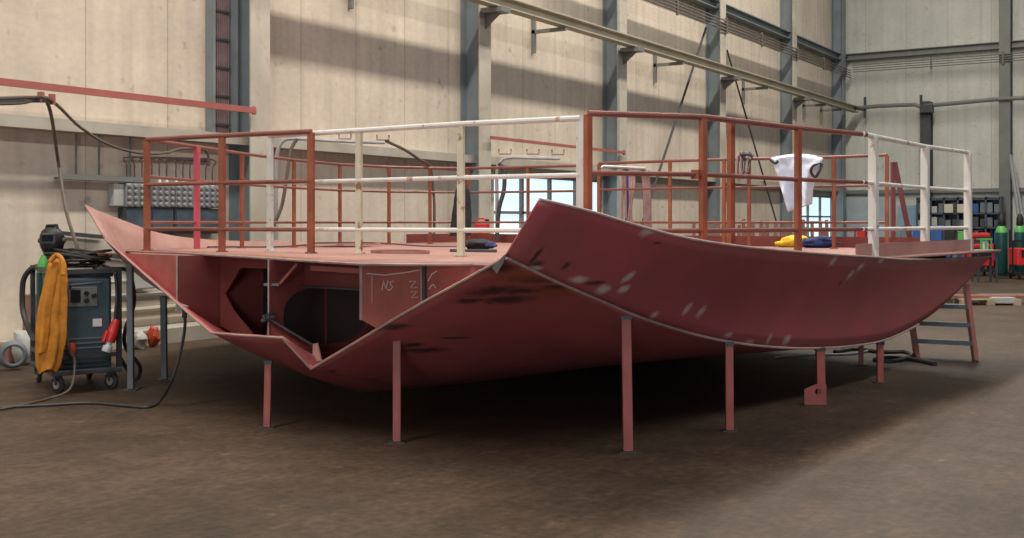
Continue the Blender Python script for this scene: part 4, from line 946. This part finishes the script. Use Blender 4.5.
# workbench with blue bins
XK = XB-6
a, b = bp(838, 238, XK), bp(974, 238, XK)
t = thing('workbench', 'long grey workbench in front of the back wall', 'bench', (XK, (a.y+b.y)/2, 0))
obj('bench_top', MB().box((XK+0.3, (a.y+b.y)/2, 1.02), (0.7, abs(a.y-b.y), 0.06)), M['grey_steel'], t, smooth=False)
for f in (0.02, 0.34, 0.66, 0.98):
    for dx in (0.02, 0.58): obj('leg', MB().box((XK+dx, a.y+(b.y-a.y)*f, 0.495), (0.06, 0.06, 0.99)), M['grey_steel'], t, smooth=False)
items = [(846, 853, 229, 'galv', 'pale steel case, leftmost on the workbench'), (856, 864, 227, 'red', 'red case near the left end of the workbench'), (867, 876, 226, 'blue', 'blue case on the workbench left of the ladder handrail'), (899, 909, 225, 'slate', 'slate case right of the handrail on the workbench'), (912, 921, 227, 'blue', 'blue bin left of the middle white railing post'), (930, 941, 225.5, 'blue', 'blue bin right of the middle white railing post'), (944, 954, 229, 'black', 'black case right of the blue bins'), (957, 963, 231, 'green', 'small green case near the right end of the bench')]
for x0, x1, y0, mt, lab in items:
    A, B = bp(x0, y0, XK), bp(x1, y0, XK); zt2 = A.z
    ob = thing('tool_case', lab, 'case', (XK+0.25, (A.y+B.y)/2, 1.052), 'cases on the workbench')
    obj('body', MB().box((XK+0.25, (A.y+B.y)/2, (1.052+zt2-0.06)/2), (0.3, abs(A.y-B.y), zt2-0.06-1.052)), M[mt], ob, smooth=False, bevel=0.02)
    obj('lid', MB().box((XK+0.25, (A.y+B.y)/2, zt2-0.03), (0.31, abs(A.y-B.y)+0.01, 0.055)), M[mt], ob, smooth=False, bevel=0.015)
bbox('blue_door_panel', 'pale blue panel leaning at the back wall behind the handrail', 'panel', 898, 916, 205, 240, XB-0.6, 0.1, 'blue_pale')
bbox('wall_panel', 'pale blue grey sheet along the back wall left of the rack', 'panel', 846, 893, 197, 245, XB-0.5, 0.12, 'sheet')
# cylinder and red machines at the right
def cyl(x, yb, D, label, h=1.2, r=0.17):
    c = PXZ(x, D, 0.12); t = thing('gas_bottle', label, 'gas cylinder', Vector((c.x, c.y, 0)))
    obj('bottle', MB().lathe(c, [(r*0.9, 0), (r, 0.03), (r, h), (r*0.97, h+0.02)], 20), M['teal'], t)
    obj('shoulder', MB().lathe(c+UP*(h+0.02), [(r*0.98, 0), (r*0.9, 0.09), (r*0.6, 0.18), (r*0.35, 0.22)], 20), M['green'], t, 'bright green shoulder')
    obj('cap', MB().lathe(c+UP*(h+0.22), [(r*0.55, 0), (r*0.65, 0.03), (r*0.6, 0.22), (r*0.4, 0.3), (0.05, 0.36)], 14), M['black'], t)
    tr = MB().box(c-UP*0.04, (0.5, 0.45, 0.05), (RT, FW, UP)); tr.bar(c+FW*0.2-RT*0.22, c+FW*0.2-RT*0.22+UP*1.3, 0.04, 0.04, FW); tr.bar(c+FW*0.2+RT*0.22, c+FW*0.2+RT*0.22+UP*1.3, 0.04, 0.04, FW)
    o = obj('trolley', tr, M['black'], t, smooth=False)
    for s in (-1, 1): obj('wheel', MB().lathe(c+RT*0.22*s-UP*0.03-FW*0.1-RT*0.02, [(0.07, 0), (0.085, 0.01), (0.085, 0.04), (0.07, 0.05)], 14, RT), M['black'], o)
cyl(1001.5, 276, 33.0, 'dark green gas cylinder with bright green shoulder on a black trolley')
cyl(1020, 276, 34.4, 'second gas cylinder, partly cut by the right picture edge')
def redbox(name, label, x0, x1, y0, D, zb):
    A, B = P(x0, y0, D), P(x1, y0, D); w = (B-A).length; t = thing(name, label, 'machine', Vector(((A.x+B.x)/2, (A.y+B.y)/2, 0)))
    c = (A+B)/2; obj('body', MB().box((c.x, c.y, (zb+A.z)/2), (w, 0.6, A.z-zb), (RT, FW, UP)), M['red'], t, smooth=False, bevel=0.03)
    obj('panel', MB().box(Vector((c.x, c.y, (zb+A.z)/2+0.1))-FW*0.31, (w*0.7, 0.03, (A.z-zb)*0.4), (RT, FW, UP)), M['black'], t, smooth=False)
    fr = MB()
    for s in (-1, 1):
        fr.bar(Vector((c.x, c.y, 0.13))+RT*w*0.5*s, Vector((c.x, c.y, A.z+0.2))+RT*w*0.5*s, 0.05, 0.05, FW)
    fr.bar(Vector((c.x, c.y, A.z+0.2))-RT*w*0.5, Vector((c.x, c.y, A.z+0.2))+RT*w*0.5, 0.05, 0.05); fr.box((c.x, c.y, 0.16), (w, 0.7, 0.06), (RT, FW, UP))
    obj('cart', fr, M['black'], t, smooth=False)
    for s in (-1, 1):
        for q in (-1, 1): obj('wheel', MB().lathe(Vector((c.x, c.y, 0.08))+RT*(w*0.42*s-0.02)+FW*0.28*q, [(0.065, 0), (0.08, 0.01), (0.08, 0.035), (0.065, 0.045)], 14, RT), M['black'], t)
redbox('red_welder', 'red machine on a black cart left of the gas cylinder, behind the hull tip', 966, 990, 244, 34.6, 0.3)
redbox('red_welder', 'red machine at the right picture edge, right of the gas cylinder', 1013, 1038, 248, 32.5, 0.4)
A = P(978, 233, 35.6); t = thing('red_toolbox', 'red toolbox lying on top of the red machine behind the railing end', 'toolbox', A-UP*0.2)
obj('body', MB().box(A-UP*0.12, (0.66, 0.4, 0.26), (RT, FW, UP)), M['red'], t, smooth=False, bevel=0.06)
obj('handle', MB().tube(spline([A+UP*0.0-RT*0.12, A+UP*0.07-RT*0.1, A+UP*0.07+RT*0.1, A+UP*0.0+RT*0.12], 4), 0.02, 8), M['black'], t)
D0 = 31; t = thing('wire_spool', 'bright green and white wire spool basket at the end of the coaming', 'spool', P(984.5, 251, D0))
c = P(984.5, 244.5, D0)
obj('core', MB().lathe(c-UP*0.13, [(0.1, 0), (0.1, 0.26)], 14), M['white'], t)
fr = MB()
for z in (-0.15, 0.15): fr.box(c+UP*z, (0.33, 0.28, 0.05), (RT, FW, UP))
for x in (-0.15, -0.02, 0.13): fr.bar(c+RT*x-FW*0.12-UP*0.14, c+RT*x-FW*0.12+UP*0.14, 0.035, 0.035, FW)
obj('basket', fr, M['green'], t, smooth=False)
tb = thing('side_table', 'dark steel stand under the green spool, behind the hull tip', 'stand', Vector((c.x, c.y, 0)))
zt2 = c.z-0.178
obj('top', MB().box((c.x, c.y, zt2-0.03), (0.6, 0.5, 0.05), (RT, FW, UP)), M['dark_steel'], tb, smooth=False)
for s in (-1, 1):
    for q in (-1, 1): obj('leg', MB().bar(Vector((c.x, c.y, 0))+RT*0.25*s+FW*0.2*q, Vector((c.x, c.y, zt2-0.05))+RT*0.25*s+FW*0.2*q, 0.05, 0.05, FW), M['dark_steel'], tb, smooth=False)
# leaning poles
for i, (x0, y0, x1, y1) in enumerate(((1010, 155, 1026, 262), (1013, 162, 1031, 262))):
    Dp = 36.5+0.4*i; q = PXZ(x1, Dp, 0.0)
    tag(obj('leaning_pole', MB().bar(q, PB(x0, y0, XB-0.56), 0.07, 0.07, FW), M['galv'], smooth=False), ['left one of two pale poles leaning on the back column', 'right one of two pale poles leaning on the back column'][i], 'pole')
# pallets with steel at the right
def pallet(label, x, y, L=1.5, W=0.9):
    c = PF(x, y); t = thing('pallet', label, 'pallet', c); ax = (RT, FW, UP)
    for q in (-1, 0, 1):
        for s in (-1, 0, 1): obj('block', MB().box(c+RT*s*(L/2-0.08)+FW*q*(W/2-0.06)+UP*0.05, (0.15, 0.1, 0.1), ax), M['wood'], t, smooth=False)
    for q in range(6): obj('deck_board', MB().box(c+FW*(-W/2+0.07+q*(W-0.14)/5)+UP*0.113, (L, 0.1, 0.022), ax), M['wood'], t, smooth=False)
    return c
c1 = pallet('wooden pallet carrying steel offcuts right of the ladder', 983, 304, 1.2, 0.8)
c2 = pallet('wooden pallet behind the ladder, nearer the hull', 922, 303, 0.9, 0.8)
for k, (cc_, dx, Lh, q, mt) in enumerate(((c1, -0.5, 2.0, -0.2, 'rust_stock'), (c1, -0.6, 2.2, 0.05, 'boom'), (c1, 0.1, 1.0, 0.28, 'post_grey'), (c2, -0.1, 1.0, 0.2, 'rust_stock'))):
    tag(obj('steel_bar', MB().bar(cc_+FW*q+RT*(dx-Lh/2+0.4)+UP*(0.155), cc_+FW*(q+0.08)+RT*(dx+Lh/2+0.4)+UP*(0.155), 0.12, 0.06), M[mt], smooth=False, bevel=0.004),
        ['rust brown steel bar, front one on the right pallet', 'red brown steel bar, middle one on the right pallet', 'grey steel bar at the back of the right pallet', 'rust brown steel bar on the pallet nearer the hull'][k], 'bar')
c = PF(965, 307); tag(obj('white_carton', MB().box(P(1001, 300, 22.4), (0.45, 0.3, 0.12), (RT, FW, UP)), M['box_grey'], smooth=False, bevel=0.01), 'pale carton on the right end of the steel pallet', 'carton')
# hoses under the right end of the hull
cable('floor_hose', 'black hose looping on the floor under the right end of the hull', [PF(835, 352, 0.02), PF(855, 349, 0.02), PF(880, 352, 0.02), PF(905, 352, 0.02), PF(912, 356, 0.02), PF(895, 361, 0.02), PF(875, 360, 0.02), PF(890, 357, 0.02), PF(915, 360, 0.02), PF(935, 364, 0.02)], 0.03)
cable('thin_hose', 'thin pale hose on the floor far under the hull', [PF(775, 357, 0.016), PF(800, 355, 0.016), PF(850, 354, 0.016), PF(872, 350, 0.016)], 0.016, 'galv')
# ------------------------------------------------------------------ light and camera
def light(name, kind, energy, loc, target, color=(1, 1, 1), **k):
    d = bpy.data.lights.new(name, kind); d.energy = energy; d.color = color
    for a, v in k.items(): setattr(d, a, v)
    o = bpy.data.objects.new(name, d); COL.objects.link(o); o.location = loc
    o.rotation_euler = (Vector(target)-Vector(loc)).to_track_quat('-Z', 'Y').to_euler(); return o
light('roof_strip', 'AREA', 6000, (14, 6.8, 15.1), (14, 6.8, 0), (1.0, 0.93, 0.83), shape='RECTANGLE', size=44, size_y=0.7)
light('roof_strip', 'AREA', 2400, (10, -7.5, 15.1), (10, -4, 0), (1.0, 0.95, 0.88), shape='RECTANGLE', size=38, size_y=1.3)
light('gate_light', 'AREA', 800, (-12, -4.5, 2.8), (9, 1.5, 0.6), (0.95, 0.97, 1.0), shape='RECTANGLE', size=4, size_y=4)
w = bpy.data.worlds.new('World'); SC.world = w; w.use_nodes = True
w.node_tree.nodes['Background'].inputs[0].default_value = (0.62, 0.75, 1.0, 1); w.node_tree.nodes['Background'].inputs[1].default_value = 0.16
cam = bpy.data.cameras.new('Camera'); co = bpy.data.objects.new('Camera', cam); COL.objects.link(co)
cam.sensor_width = 36; cam.lens = F/1024*36; cam.shift_y = -(269-HZ)/1024; cam.clip_end = 300
co.location = (0, 0, H); co.rotation_euler = (math.radians(90), 0, PHI-math.pi/2)
SC.camera = co
vs = SC.view_settings; vs.view_transform = 'Standard'; vs.look = 'None'; vs.gamma = 1; vs.exposure = 0.0; vs.use_curve_mapping = False
